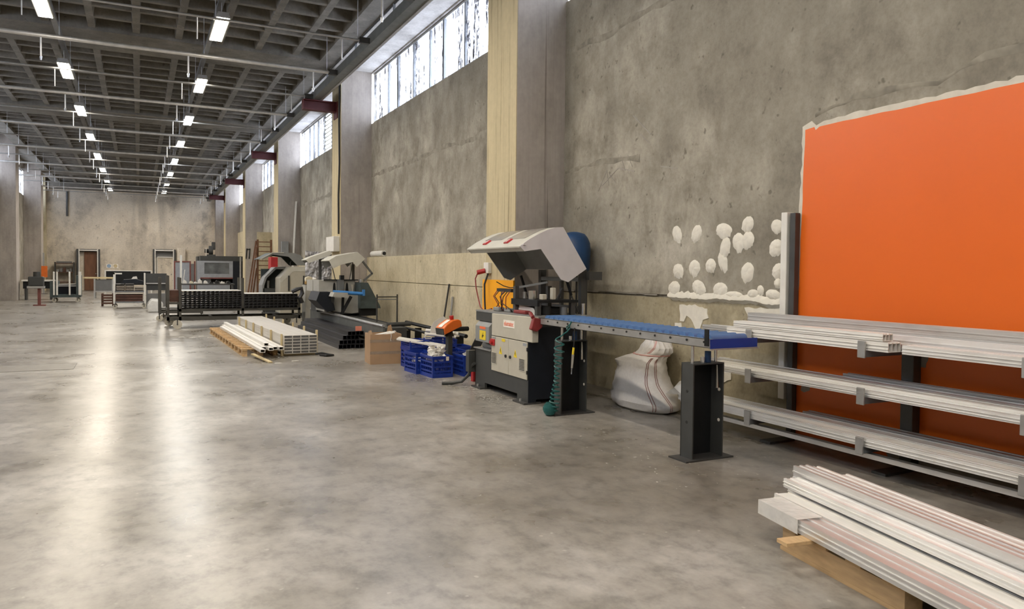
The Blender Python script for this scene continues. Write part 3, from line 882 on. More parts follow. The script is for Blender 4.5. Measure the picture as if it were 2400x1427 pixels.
# ---- white woven sack against the wall
def sack():
    t = thing('woven_sack', 'bulging white woven sack with red stripes leaning against the wall', 'sack', (5.05, 6.75, 0))
    n = 56
    # (height, centre x, centre y, radius x, radius y)
    prof = [(0.0, 5.04, 6.70, 0.24, 0.40), (0.03, 5.04, 6.70, 0.285, 0.46), (0.10, 5.04, 6.71, 0.30, 0.47), (0.19, 5.05, 6.75, 0.295, 0.42), (0.28, 5.06, 6.79, 0.275, 0.37), (0.36, 5.07, 6.81, 0.255, 0.345),
            (0.44, 5.08, 6.81, 0.235, 0.32), (0.50, 5.09, 6.82, 0.22, 0.31), (0.55, 5.11, 6.78, 0.19, 0.275), (0.585, 5.13, 6.72, 0.165, 0.225), (0.62, 5.15, 6.68, 0.165, 0.225), (0.67, 5.16, 6.66, 0.155, 0.215), (0.72, 5.17, 6.67, 0.13, 0.17), (0.76, 5.17, 6.69, 0.095, 0.12), (0.78, 5.17, 6.69, 0.03, 0.05)]
    dense = []
    for a, b_ in zip(prof[:-1], prof[1:]):
        for k in range(3):
            q = k / 3
            dense.append(tuple(a[i] + (b_[i] - a[i]) * q for i in range(5)))
    dense.append(prof[-1])
    def surf(z, cx, cy, rx, ry, a):
        px, py = math.cos(a), math.sin(a)
        nz = mnoise.noise(Vector((px * 1.6, py * 1.6, z * 5))) * 0.07
        fold = mnoise.noise(Vector((px * 5 + z * 2.5, py * 5, z * 24))) * 0.045
        top = max(0, (z - 0.48) / 0.3)
        crease = mnoise.noise(Vector((px * 4, py * 4, z * 7 + 5))) * 0.30 * top
        ear = 0.22 * max(0, math.cos(a - math.pi * 0.72)) ** 4 * max(0, 1 - abs(z - 0.50) / 0.07)
        bulge = 0.0
        if z < 0.26:                      # belly sagging toward the viewer's right
            bulge = 0.20 * max(0, math.cos(a + math.pi * 0.62)) ** 2 * (1 - abs(z - 0.08) / 0.2)
        s = 1 + nz + fold + crease + bulge + ear
        return (min(cx + rx * px * s, 5.375), cy + ry * py * s, z)
    vs = [surf(*d, 2 * math.pi * i / n) for d in dense for i in range(n)]
    fs = [(j * n + i, j * n + (i + 1) % n, (j + 1) * n + (i + 1) % n, (j + 1) * n + i) for j in range(len(dense) - 1) for i in range(n)]
    fs += [tuple(range(n - 1, -1, -1)), tuple(range((len(dense) - 1) * n, len(dense) * n))]
    MB().add(vs, fs).obj('bag', 'sack_white', t, smooth=True)
    def stripe(a0, a1, i0, i1, m):
        pts = []
        for j in range(i0, i1):
            q = (j - i0) / (i1 - i0)
            d = dense[j]
            d = (d[0], d[1], d[2], d[3] + 0.001, d[4] + 0.001)
            pts.append(surf(*d, a0 + (a1 - a0) * q))
        MB().tube(pts, 0.005, 5).obj('stripe', m, t)
    for da in (0.0, 0.07):
        stripe(-2.25 + da, -2.20 + da, 3, 26, 'sack_stripe')
        stripe(-1.75 + da, -1.9 + da, 2, 25, 'sack_stripe')
        stripe(-2.75 + da * 1.5, -2.3 + da, 29, 40, 'sack_stripe_pink')
    ring = []
    d = (0.585, 5.13, 6.72, 0.17, 0.23)
    for i in range(n + 1):
        ring.append(surf(*d, 2 * math.pi * i / n))
    MB().tube(ring, 0.007, 5).obj('tie_string', 'sack_stripe_pink', t)
sack()

# ================================================================ the big beige and anthracite cutting machine
mc = thing('cutting_machine', 'beige and anthracite cutting machine with raised white hood beside the roller table', 'machine', (4.3, 8.0, 0))
XF, YN, YF = 3.90, 7.34, 8.80
# base: front skirt with feet and cut-out, near side plate with step, far end, back
MB().prism([(YN, 0.0), (YN + 0.26, 0.0), (YN + 0.26, 0.085), (8.50, 0.085), (8.50, 0.0), (YF, 0.0), (YF, 0.50), (8.285, 0.50), (8.285, 0.27), (YN, 0.27)], 'x', XF, XF + 0.03).obj('skirt', 'machine_anthracite', mc)
MB().prism([(XF, 0.0), (XF + 0.10, 0.0), (XF + 0.10, 0.05), (4.50, 0.05), (4.50, 0.0), (4.62, 0.0), (4.62, 0.87), (3.985, 0.87), (3.985, 0.70), (XF, 0.70)], 'y', YN - 0.012, YN).obj('side_plate', 'machine_navy', mc)
MB().prism([(XF, 0.0), (4.62, 0.0), (4.62, 0.5), (XF, 0.5)], 'y', YF - 0.012, YF).obj('side_plate', 'machine_anthracite', mc)
box(4.60, YN, 0.03, 4.62, YF - 0.012, 0.93).obj('back_plate', 'machine_navy', mc)
box(XF + 0.03, YN, 0.10, 4.60, YF - 0.012, 0.49).obj('inner_body', 'machine_navy', mc)
box(XF + 0.03, YN, 0.49, 4.60, 8.27, 0.93).obj('body_block', 'machine_anthracite', mc)
box(XF + 0.25, 8.27, 0.49, 4.60, YF - 0.012, 0.93).obj('body_block', 'machine_anthracite', mc)
for y in (YN + 0.12, 8.65):
    p = box(XF - 0.06, y - 0.14, 0.0, XF + 0.16, y + 0.14, 0.02).obj('foot_plate', 'steel_dark', mc)
    MB().cyl((XF - 0.03, y, 0.02), (XF - 0.03, y, 0.05), 0.014, 6).obj('bolt', 'steel_light', p)
# top front panel carrying the name plate
fp = MB().prism([(7.23, 0.705), (8.285, 0.705), (8.285, 0.975), (7.23, 0.99)], 'x', XF - 0.012, XF + 0.07).obj('name_panel', 'machine_beige', mc, bevel=0.006)
tagp = box(XF - 0.0155, 7.66, 0.832, XF - 0.0122, 7.95, 0.918).obj('name_plate', 'label_white', mc, label='white name plate with orange lettering')
lm = text_mesh('elumatec', 0.083, 0.0008)
lo = bpy.data.objects.new('lettering', lm)
lm.materials.append(MATS['label_orange'])
COL.objects.link(lo)
lo.parent = tagp
lo.matrix_local = Matrix.Translation(Vector((XF - 0.0168, 7.805, 0.876)) - Vector((4.3, 8.0, 0))) @ Matrix(((0, 0, -1, 0), (-1, 0, 0, 0), (0, 1, 0, 0), (0, 0, 0, 1))) @ Matrix.Scale(0.82, 4, (1, 0, 0))
# two cabinet doors
for k, (ya, yb) in enumerate(((7.815, 8.283), (7.345, 7.809))):
    d = box(XF - 0.014, ya, 0.275, XF, yb, 0.698).obj('cabinet_door', 'machine_beige', mc, bevel=0.004)
    ky = 7.875 if k == 0 else 7.755
    MB().cyl((XF - 0.028, ky, 0.49), (XF - 0.014, ky, 0.49), 0.018, 10).obj('lock', 'black_rubber', d)
    wy = 8.02 if k == 0 else 7.63
    MB().prism([(wy + 0.042, 0.50), (wy - 0.042, 0.50), (wy, 0.59)], 'x', XF - 0.0165, XF - 0.0142).obj('warning_triangle', 'yellow_label', d)
    wt = MB().prism([(wy + 0.010, 0.545), (wy - 0.006, 0.572), (wy - 0.002, 0.545), (wy - 0.010, 0.515), (wy + 0.006, 0.538)], 'x', XF - 0.0180, XF - 0.0166).obj('bolt_symbol', 'black_paint', d)
    gy = 8.20 if k == 0 else 7.46
    g0, g1 = (0.36, 0.505)
    box(XF - 0.018, gy - 0.075, g0, XF - 0.0142, gy + 0.075, g1).obj('vent_grille', 'machine_beige', d)
    for q in range(8):
        zz = g0 + 0.014 + q * 0.0165
        box(XF - 0.022, gy - 0.06, zz, XF - 0.018, gy + 0.06, zz + 0.007).obj('vent_slat', 'machine_anthracite', d)
box(XF - 0.017, 7.90, 0.655, XF - 0.0145, 7.99, 0.688).obj('small_label', 'yellow_label', mc)
box(XF - 0.017, 7.355, 0.655, XF - 0.0145, 7.44, 0.685).obj('small_label', 'panel_bluegrey', mc)
box(XF - 0.017, 8.16, 0.672, XF - 0.0145, 8.25, 0.69).obj('small_label', 'panel_bluegrey', mc)
sw = box(XF - 0.03, 8.18, 0.585, XF - 0.014, 8.29, 0.665).obj('main_switch', 'red_paint', mc, bevel=0.004)
MB().cyl((XF - 0.06, 8.235, 0.625), (XF - 0.03, 8.235, 0.625), 0.022, 10).obj('switch_knob', 'red_paint', sw)
for z in (0.36, 0.62):
    box(XF - 0.022, 7.33, z - 0.02, XF - 0.004, 7.345, z + 0.02).obj('hinge', 'black_rubber', mc)
# left part: dark top, grey guard with yellow plate and motor below
box(XF + 0.005, 8.30, 0.86, XF + 0.25, YF, 0.975).obj('end_cover', 'machine_anthracite', mc, bevel=0.004)
gd = MB().prism([(XF - 0.03, 0.60), (XF + 0.18, 0.60), (XF + 0.18, 0.855), (XF + 0.02, 0.855), (XF - 0.03, 0.80)], 'y', 8.33, 8.74).obj('guard_box', 'machine_grey', mc, bevel=0.004)
box(XF - 0.034, 8.42, 0.63, XF - 0.0305, 8.60, 0.745).obj('yellow_plate', 'yellow_label', gd)
MB().prism([(8.53, 0.665), (8.49, 0.725), (8.50, 0.69), (8.47, 0.69), (8.52, 0.645), (8.505, 0.675)], 'x', XF - 0.0362, XF - 0.0342).obj('plate_symbol', 'black_paint', gd)
box(XF - 0.032, 8.43, 0.765, XF - 0.026, 8.60, 0.795).obj('red_label', 'label_orange', gd)
MB().cyl((XF + 0.1, 8.40, 0.545), (XF + 0.1, 8.72, 0.545), 0.045, 10).obj('motor', 'machine_grey', mc, smooth=True)
box(XF - 0.02, 8.30, 0.50, XF + 0.25, YF + 0.02, 0.512).obj('ledge', 'machine_grey', mc)
MB().tube([(XF - 0.02, 8.78, 0.30), (XF - 0.03, 8.84, 0.26), (XF - 0.06, 8.88, 0.14), (XF - 0.14, 8.92, 0.05), (XF - 0.25, 9.0, 0.025), (XF - 0.36, 9.06, 0.022)], 0.022, 7).obj('cable', 'machine_anthracite', mc, smooth=True)
box(XF - 0.08, 8.83, 0.18, XF + 0.04, 8.93, 0.46).obj('junction_box', 'machine_anthracite', mc, bevel=0.004)
# work top with tooling
box(XF + 0.0, 7.25, 0.976, 4.70, YF, 0.995).obj('work_top', 'machine_grey', mc)
T = 0.996
for y0, y1, x0, h in ((8.30, 8.45, 3.98, 0.05), (8.05, 8.22, 4.02, 0.045), (7.62, 7.92, 4.0, 0.04)):
    box(x0, y0, T, x0 + 0.09, y1, T + h).obj('clamp_block', 'machine_grey' if h > 0.042 else 'red_dull', mc, bevel=0.008)
for x, y in ((4.05, 7.95), (4.05, 7.40), (4.50, 7.95), (4.50, 7.40)):
    box(x - 0.025, y - 0.03, T, x + 0.025, y + 0.03, 1.32 if y > 7.8 else 1.17).obj('tool_post', 'steel_dark', mc)
box(4.02, 7.36, 1.14, 4.56, 8.02, 1.17).obj('tool_shelf', 'black_paint', mc)
box(4.02, 7.36, 1.10, 4.05, 8.02, 1.14).obj('shelf_lip', 'black_paint', mc)
box(4.10, 7.55, T, 4.45, 7.85, 1.08).obj('saw_head', 'steel_dark', mc, bevel=0.01)
MB().cyl((4.2, 7.47, T), (4.2, 7.47, 1.10), 0.05, 12).obj('cylinder', 'black_rubber', mc, smooth=True)
MB().cyl((4.40, 7.42, T), (4.40, 7.42, 1.09), 0.045, 12).obj('cylinder', 'steel_grey', mc, smooth=True)
MB().prism([(7.45, T), (7.95, T), (7.90, 1.085), (7.55, 1.075)], 'x', 4.07, 4.075).obj('splash_guard', 'white_paint', mc)
MB().cyl((4.15, 7.72, 1.171), (4.15, 7.72, 1.27), 0.05, 14).obj('motor_can', 'chrome', mc, smooth=True)
MB().cyl((4.15, 7.92, 1.171), (4.15, 7.92, 1.25), 0.022, 10).obj('valve', 'steel_light', mc, smooth=True)
box(4.14, 7.46, 1.171, 4.20, 7.54, 1.235).obj('relay_box', 'machine_beige', mc, bevel=0.006)
box(4.26, 7.44, 1.171, 4.31, 7.50, 1.31).obj('relay_box', 'machine_beige', mc, bevel=0.006)
MB().cyl((4.28, 7.36, 1.171), (4.31, 7.30, 1.31), 0.014, 8).obj('lever', 'black_rubber', mc)
MB().bar((4.10, 8.0, 1.30), (4.40, 7.80, 1.37), 0.07, 0.025).obj('clamp_arm', 'machine_grey', mc)
box(4.03, 8.05, 1.24, 4.10, 8.45, 1.28).obj('cable_tray', 'black_rubber', mc)
r3 = random.Random(5)
for k in range(7):
    y = 8.08 + 0.06 * k
    pts = [(4.04, y, 1.26), (3.99, y + r3.uniform(-.08, .08), 1.18), (4.0, y + r3.uniform(-.1, .1), 1.10), (4.02, y + r3.uniform(-.12, .12), 1.03), (4.05, 8.0 + r3.uniform(-.1, .25), 1.0)]
    # smooth it
    sp = []
    for i in range(len(pts) - 1):
        for q in (0, 0.5):
            sp.append(Vector(pts[i]).lerp(Vector(pts[i + 1]), q))
    sp.append(Vector(pts[-1]))
    MB().tube(sp, 0.006, 5).obj('cable', 'cable_black' if k % 3 else 'red_dull', mc, smooth=True)
MB().tube([(4.05, 8.50, 1.36), (4.08, 8.35, 1.31), (4.1, 8.2, 1.29), (4.12, 8.0, 1.31)], 0.006, 5).obj('cable', 'cable_black', mc)
# red clamp hanging at the near corner of the front panel
rc = MB().prism([(XF - 0.06, 0.86), (XF + 0.02, 0.83), (XF + 0.09, 0.88), (XF + 0.08, 0.97), (XF - 0.02, 0.99)], 'y', 7.17, 7.225).obj('red_clamp', 'red_dull', mc, bevel=0.008)
MB().cyl((XF - 0.02, 7.20, 0.99), (XF + 0.0, 7.30, 1.03), 0.022, 8).obj('clamp_screw', 'red_dull', rc)
# raised hood
HP = [(3.803, 1.777), (3.93, 1.862), (4.05, 1.925), (4.16, 1.972), (4.26, 2.003), (4.365, 2.010), (4.687, 1.533), (4.44, 1.377), (4.345, 1.406), (4.075, 1.752), (3.866, 1.722)]
hd = thing_part = None
HN, HF = 7.40, 8.88
top = HP[:6]
vs, fs = [], []
tk = 0.014
for (x, z) in top:
    vs += [(x, HN, z), (x, HF, z), (x + 0.004, HN, z - tk), (x + 0.004, HF, z - tk)]
for i in range(5):
    a, b_ = i * 4, i * 4 + 4
    fs += [(a, a + 1, b_ + 1, b_), (a + 2, b_ + 2, b_ + 3, a + 3), (a, b_, b_ + 2, a + 2), (a + 1, a + 3, b_ + 3, b_ + 1)]
fs += [(0, 2, 3, 1), (20, 21, 23, 22)]
hood = MB().add(vs, fs).obj('hood', 'hood_cream', mc)
MB().prism(HP, 'y', HN - 0.012, HN).obj('hood_side', 'hood_white', hood)
MB().prism(HP, 'y', HF, HF + 0.012).obj('hood_side', 'hood_inner', hood)
MB().prism([(4.365, 2.008), (4.687, 1.533), (4.672, 1.525), (4.352, 1.995)], 'y', HN, HF).obj('hood_back', 'hood_inner', hood)
MB().prism([(3.803, 1.777), (3.866, 1.722), (3.872, 1.728), (3.812, 1.777)], 'y', HN, HF).obj('hood_lip', 'hood_cream', hood)
def on_top(s, y):           # point on the hood's upper skin, s = 0 at the lip, 1 at the ridge
    q = s * 5
    i = min(int(q), 4)
    a, b_ = Vector((top[i][0], 0, top[i][1])), Vector((top[i + 1][0], 0, top[i + 1][1]))
    p = a.lerp(b_, q - i)
    return Vector((p.x, y, p.z + 0.003))
for ya, yb in ((7.55, 8.02), (8.16, 8.66)):
    vs = []
    ss = [0.24, 0.4, 0.6, 0.8, 0.93]
    for s_ in ss:
        vs += [on_top(s_, ya), on_top(s_, yb)]
    MB().add(vs, [(2 * i, 2 * i + 1, 2 * i + 3, 2 * i + 2) for i in range(4)]).obj('smoked_window', 'smoke_window', hood)
for y in (7.88, 8.48):
    p, q = on_top(0.10, y), on_top(0.22, y)
    m = MB()
    d = Vector((-0.55, 0, 0.83)) * 0.014
    m.add([p + Vector((0, -0.05, 0)), p + Vector((0, 0.05, 0)), q + Vector((0, 0.05, 0)), q + Vector((0, -0.05, 0)),
           p + d + Vector((0, -0.04, 0)), p + d + Vector((0, 0.04, 0)), q + d + Vector((0, 0.04, 0)), q + d + Vector((0, -0.04, 0))],
          [(0, 1, 2, 3), (4, 7, 6, 5), (0, 4, 5, 1), (1, 5, 6, 2), (2, 6, 7, 3), (3, 7, 4, 0)])
    l = m.obj('hood_latch', 'red_paint', hood)
    m = MB()
    d2_ = d * 1.15
    p2, q2 = p.lerp(q, 0.15), p.lerp(q, 0.85)
    m.add([p2 + d2_ + Vector((0, -0.012, 0)), p2 + d2_ + Vector((0, 0.012, 0)), q2 + d2_ + Vector((0, 0.012, 0)), q2 + d2_ + Vector((0, -0.012, 0))], [(0, 1, 2, 3)])
    m.obj('latch_mark', 'label_white', l)
MB().bar((3.84, HN - 0.02, 1.80), (3.87, HN - 0.02, 1.795), 0.03, 0.012).obj('hood_catch', 'hood_white', hood)
# frame carrying the hood
for y in (7.62, 8.62):
    box(4.74, y - 0.035, 0.40, 4.82, y + 0.035, 1.52).obj('hood_post', 'steel_dark', mc)
box(4.80, 7.50, 1.40, 4.98, 7.58, 1.50).obj('hinge_arm', 'steel_dark', mc)
box(4.62, 7.62, 0.36, 4.82, 8.66, 0.42).obj('post_foot', 'steel_dark', mc)
box(4.74, 7.66, 1.38, 4.80, 8.58, 1.43).obj('cross_bar', 'steel_grey', mc)
box(4.75, 7.66, 1.05, 4.79, 8.58, 1.08).obj('cross_bar', 'steel_dark', mc)
box(4.75, 8.08, 1.08, 4.79, 8.12, 1.38).obj('cross_bar', 'steel_dark', mc)
for y in (7.55, 8.70):
    g = MB().cyl((4.50, y, 1.44), (4.58, y, 1.22), 0.018, 8).obj('gas_strut', 'black_paint', mc, smooth=True)
    MB().cyl((4.58, y, 1.22), (4.70, y, 0.98), 0.009, 6).obj('strut_rod', 'steel_dark', g, smooth=True)
MB().cyl((4.62, 7.35, 0.995), (4.62, 7.35, 1.13), 0.024, 10).obj('chrome_pin', 'chrome', mc, smooth=True)

# blue dust drum behind the hood
dr = thing('dust_drum', 'blue domed drum on a stand behind the raised white hood', 'drum', (5.08, 8.32, 0))
MB().lathe((5.08, 8.32, 1.47), [(0.02, 0.0), (0.18, 0.02), (0.21, 0.06), (0.22, 0.30), (0.21, 0.40), (0.18, 0.47), (0.14, 0.52), (0.06, 0.545), (0.01, 0.55)], 28).obj('vessel', 'blue_tank', dr, smooth=True)
for sx, sy in ((-1, -1), (1, -1), (-1, 1), (1, 1)):
    MB().cyl((5.08 + sx * 0.12, 8.32 + sy * 0.12, 0), (5.08 + sx * 0.12, 8.32 + sy * 0.12, 1.49), 0.015, 8).obj('leg', 'steel_dark', dr)

# orange sheet, socket and cables on the column behind
o = box(4.56, 9.04, 0.86, 4.578, 10.05, 1.37).obj('orange_sheet', 'orange_sheet')
tag(o, 'bright orange board leaning on the column behind the beige machine', 'board')
o.location = (0.0, 0.0, 0.0)
bl = thing('wall_socket', 'red plug in a white socket with black cables on the first column', 'socket', (4.58, 9.95, 1.4))
box(4.54, 9.82, 1.46, 4.599, 9.98, 1.62).obj('socket_box', 'white_paint', bl, bevel=0.005)
MB().cyl((4.54, 9.92, 1.50), (4.44, 9.98, 1.47), 0.035, 10).obj('plug', 'red_paint', bl, smooth=True)
MB().tube([(4.45, 9.98, 1.47), (4.42, 10.0, 1.38), (4.41, 9.95, 1.25), (4.38, 9.80, 1.10), (4.30, 9.55, 0.99), (4.25, 9.3, 0.94), (4.15, 8.85, 1.0)], 0.009, 6).obj('cable', 'red_dull', bl, smooth=True)
MB().tube([(4.56, 9.86, 1.46), (4.49, 9.83, 1.3), (4.48, 9.80, 1.12), (4.45, 9.72, 1.0), (4.40, 9.6, 0.95)], 0.014, 6).obj('cable', 'cable_black', bl, smooth=True)

# ================================================================ roller table with its two posts
RT0, RT1 = 4.44, 7.15
rtb = thing('roller_table', 'long grey roller table with blue rollers leading from the machine', 'roller table', (4.15, 5.8, 0.9))
def channel(x0, x1, flip):
    m = MB()
    w = 0.004
    m.box(x0 if not flip else x1 - w, RT0, 0.915, x0 + w if not flip else x1, RT1, 0.985)
    m.box(x0, RT0, 0.915, x1, RT1, 0.919).box(x0, RT0, 0.981, x1, RT1, 0.985)
    return m
channel(3.95, 3.99, False).obj('side_rail', 'steel_light', rtb)
channel(4.36, 4.40, True).obj('side_rail', 'steel_light', rtb)
NR = 26
first = None
for k in range(NR):
    y = RT0 + 0.06 + (RT1 - RT0 - 0.12) * k / (NR - 1)
    if first is None:
        first = MB().cyl((3.992, y, 0.975), (4.358, y, 0.975), 0.042, 12).obj('roller', 'blue_roller', rtb, smooth=True)
    else:
        c_ = first.copy(); COL.objects.link(c_); c_.parent = rtb
        c_.location = (0, y - (RT0 + 0.06), 0)
    if k % 2 == 0:
        MB().cyl((3.943, y, 0.96), (3.95, y, 0.96), 0.010, 6).obj('axle_bolt', 'black_rubber', rtb)
box(3.955, RT0 - 0.006, 0.905, 4.44, RT0 - 0.001, 0.985).obj('end_plate', 'blue_plastic', rtb)
box(3.955, RT0 - 0.012, 0.90, 4.45, RT0 - 0.006, 0.912).obj('end_strip', 'steel_light', rtb)
box(3.94, RT0 + 0.005, 0.93, 3.949, RT0 + 0.05, 1.06).obj('stop_lever', 'black_paint', rtb)
for y in (5.2, 6.0, 6.7):
    box(3.99, y - 0.02, 0.915, 4.36, y + 0.02, 0.93).obj('cross_tie', 'steel_grey', rtb)

def post(y, label):
    t = thing('support_post', label, 'support post', (4.09, y, 0), 'posts under the roller table')
    x0, x1 = 3.93, 4.25
    box(x0 - 0.09, y - 0.10, 0, x1 + 0.08, y + 0.12, 0.012).obj('base_plate', 'steel_dark', t)
    m = MB().box(x0, y + 0.075, 0.012, x1, y + 0.085, 0.765)
    m.obj('web', 'black_paint', t)
    f = box(x0, y - 0.06, 0.012, x0 + 0.012, y + 0.075, 0.765).obj('flange', 'machine_anthracite', t)
    f2 = box(x1 - 0.012, y - 0.06, 0.012, x1, y + 0.075, 0.765).obj('flange', 'machine_anthracite', t)
    for z in (0.30, 0.55):
        MB().cyl((x0 - 0.003, y + 0.01, z), (x0, y + 0.01, z), 0.012, 8).obj('hole', 'black_rubber', f)
        MB().cyl((x1 - 0.015, y - 0.02, z), (x1 - 0.012, y - 0.02, z), 0.014, 8).obj('hole', 'label_white', f2)
    box(x0, y - 0.06, 0.765, x1, y + 0.085, 0.775).obj('top_plate', 'machine_anthracite', t)
    for x in (x0 + 0.04, x1 - 0.04):
        MB().cyl((x, y, 0.775), (x, y, 0.914), 0.013, 10).obj('lift_rod', 'chrome', t, smooth=True)
    MB().cyl((x0 + 0.20, y, 0.775), (x0 + 0.20, y, 0.865), 0.026, 12).obj('blue_knob', 'blue_tank', t, smooth=True)
    MB().cyl((x0 + 0.145, y, 0.775), (x0 + 0.145, y, 0.82), 0.018, 10).obj('nut', 'chrome', t, smooth=True)
    MB().cyl((x1 - 0.06, y - 0.04, 0.755), (x1 - 0.066, y - 0.05, 0.57), 0.008, 8, 0.014).obj('lever', 'chrome', t, smooth=True)
    MB().tube([(x1 - 0.05, y - 0.07, 0.74), (x1 - 0.052, y - 0.078, 0.6)], 0.007, 5)
    return t
post(4.66, 'black steel channel post under the near end of the roller table')
post(6.72, 'black steel channel post beside the coiled teal hose')

# ---- coiled hose and air gun hanging from the rail
hs = thing('coil_hose', 'coiled teal air hose hanging from the roller table to the floor', 'hose', (3.9, 6.6, 0))
pts = []
N_ = 330
for i in range(N_):
    q = i / (N_ - 1)
    z = 0.86 - 0.81 * q ** 0.9
    a = 2 * math.pi * 15 * q ** 1.25
    rr = 0.035 + 0.012 * math.sin(q * 9)
    pts.append((3.845 + rr * math.cos(a), 6.54 + 0.12 * q + rr * 1.25 * math.sin(a), max(z, 0.02)))
pts = [(3.945, 6.50, 0.985), (3.925, 6.46, 0.99), (3.91, 6.48, 0.94), (3.925, 6.54, 0.90), (3.93, 6.56, 0.93), (3.935, 6.52, 0.955), (3.92, 6.48, 0.92), (3.90, 6.50, 0.885)] + pts
MB().tube(pts, 0.0075, 6).obj('coil', 'teal_hose', hs, smooth=True)
pts = []
for i in range(150):
    q = i / 149
    a = 2 * math.pi * 11 * q
    rr = 0.055 * math.sin(math.pi * (0.12 + 0.8 * q)) + 0.012
    pts.append((3.81 + rr * math.cos(a), 6.68 + rr * math.sin(a), 0.01 + 0.13 * q))
MB().tube(pts, 0.009, 6).obj('bundled_end', 'teal_hose', hs, smooth=True)
ag = thing('air_gun', 'slim silver air gun hanging below the roller table', 'air gun', (3.93, 6.42, 0.5))
MB().tube([(3.94, 6.42, 0.93), (3.938, 6.42, 0.8), (3.935, 6.425, 0.73)], 0.006, 6).obj('hose', 'black_rubber', ag)
MB().cyl((3.935, 6.425, 0.73), (3.93, 6.43, 0.66), 0.012, 8).obj('fitting', 'yellow_label', ag, smooth=True)
MB().cyl((3.93, 6.43, 0.66), (3.925, 6.44, 0.52), 0.014, 8, 0.010).obj('handle', 'chrome', ag, smooth=True)
MB().cyl((3.925, 6.44, 0.52), (3.91, 6.42, 0.46), 0.006, 6).obj('nozzle', 'chrome', ag)

# ================================================================ middle distance
def hood_shell(parent, prof, ntop, y0, y1, mt, ms, mi, name='hood'):
    """open sheet-metal hood: top skin, two side plates cut to the profile, back plate"""
    top = prof[:ntop]
    tk = 0.014
    vs, fs = [], []
    for (x, z) in top:
        vs += [(x, y0, z), (x, y1, z), (x + 0.004, y0, z - tk), (x + 0.004, y1, z - tk)]
    for i in range(ntop - 1):
        a, b_ = i * 4, i * 4 + 4
        fs += [(a, a + 1, b_ + 1, b_), (a + 2, b_ + 2, b_ + 3, a + 3), (a, b_, b_ + 2, a + 2), (a + 1, a + 3, b_ + 3, b_ + 1)]
    q = (ntop - 1) * 4
    fs += [(0, 2, 3, 1), (q, q + 1, q + 3, q + 2)]
    h = MB().add(vs, fs).obj(name, mt, parent)
    MB().prism(prof, 'y', y0 - 0.012, y0).obj('hood_side', ms, h)
    MB().prism(prof, 'y', y1, y1 + 0.012).obj('hood_side', mi, h)
    a, b_ = prof[ntop - 1], prof[ntop]
    MB().prism([a, b_, (b_[0] - 0.015, b_[1] - 0.004), (a[0] - 0.015, a[1] - 0.012)], 'y', y0, y1).obj('hood_back', mi, h)
    return h

# ---- cardboard box
cb = thing('cardboard_box', 'open brown cardboard box with clear tape between black profiles and blue crates', 'box', (3.25, 11.42, 0), rotz=math.radians(-4))
w_, d_, h_, tk = 0.50, 0.42, 0.475, 0.008
for nm, a in (('front', (0, 0, 0, w_, tk, h_)), ('back', (0, d_ - tk, 0, w_, d_, h_)), ('left', (0, tk, 0, tk, d_ - tk, h_)), ('right', (w_ - tk, tk, 0, w_, d_ - tk, h_)), ('bottom', (tk, tk, 0, w_ - tk, d_ - tk, tk))):
    box(*a).obj('bottom_panel' if nm == 'bottom' else 'side_panel', 'cardboard', cb)
MB().prism([(0, h_), (0.03, h_), (0.02, h_ + 0.06), (0, h_ + 0.07)], 'y', 0.0, tk).obj('torn_flap', 'cardboard_inner', cb)
MB().prism([(w_ - 0.14, h_), (w_ - 0.03, h_), (w_ - 0.05, h_ + 0.03), (w_ - 0.07, h_ + 0.12), (w_ - 0.12, h_ + 0.10)], 'y', d_ - tk, d_).obj('torn_flap', 'cardboard', cb)
MB().prism([(tk, h_), (d_ * 0.4, h_), (d_ * 0.3, h_ + 0.05), (tk, h_ + 0.055)], 'x', 0, tk).obj('torn_flap', 'cardboard', cb)
for z in (0.16, 0.345):
    box(-0.002, -0.002, z, w_ + 0.002, 0, z + 0.045).obj('tape', 'tape_clear', cb)
MB().tube([(0.33, -0.006, h_ + 0.005), (0.335, -0.01, h_ - 0.04), (0.325, -0.008, h_ - 0.08), (0.33, -0.006, h_ - 0.11)], 0.006, 5).obj('tape_end', 'film_wrap', cb)
for k, (x0, y0, x1, y1, z) in enumerate(((0.06, 0.1, 0.42, 0.16, 0.47), (0.10, 0.2, 0.46, 0.24, 0.485), (0.05, 0.28, 0.40, 0.31, 0.475), (0.2, 0.05, 0.44, 0.36, 0.46))):
    m = MB().bar((x0 + 0, y0, z - 0.05), (x1, y1, z + 0.015), 0.07, 0.012)
    q = m.obj('foam_strip', 'white_pvc')
    q.matrix_world = Matrix.Translation((3.25, 11.42, 0)) @ Matrix.Rotation(math.radians(-4), 4, 'Z')
    tag(q, 'pale foam strip sticking out of the cardboard box', 'foam strip', 'foam strips in the cardboard box')

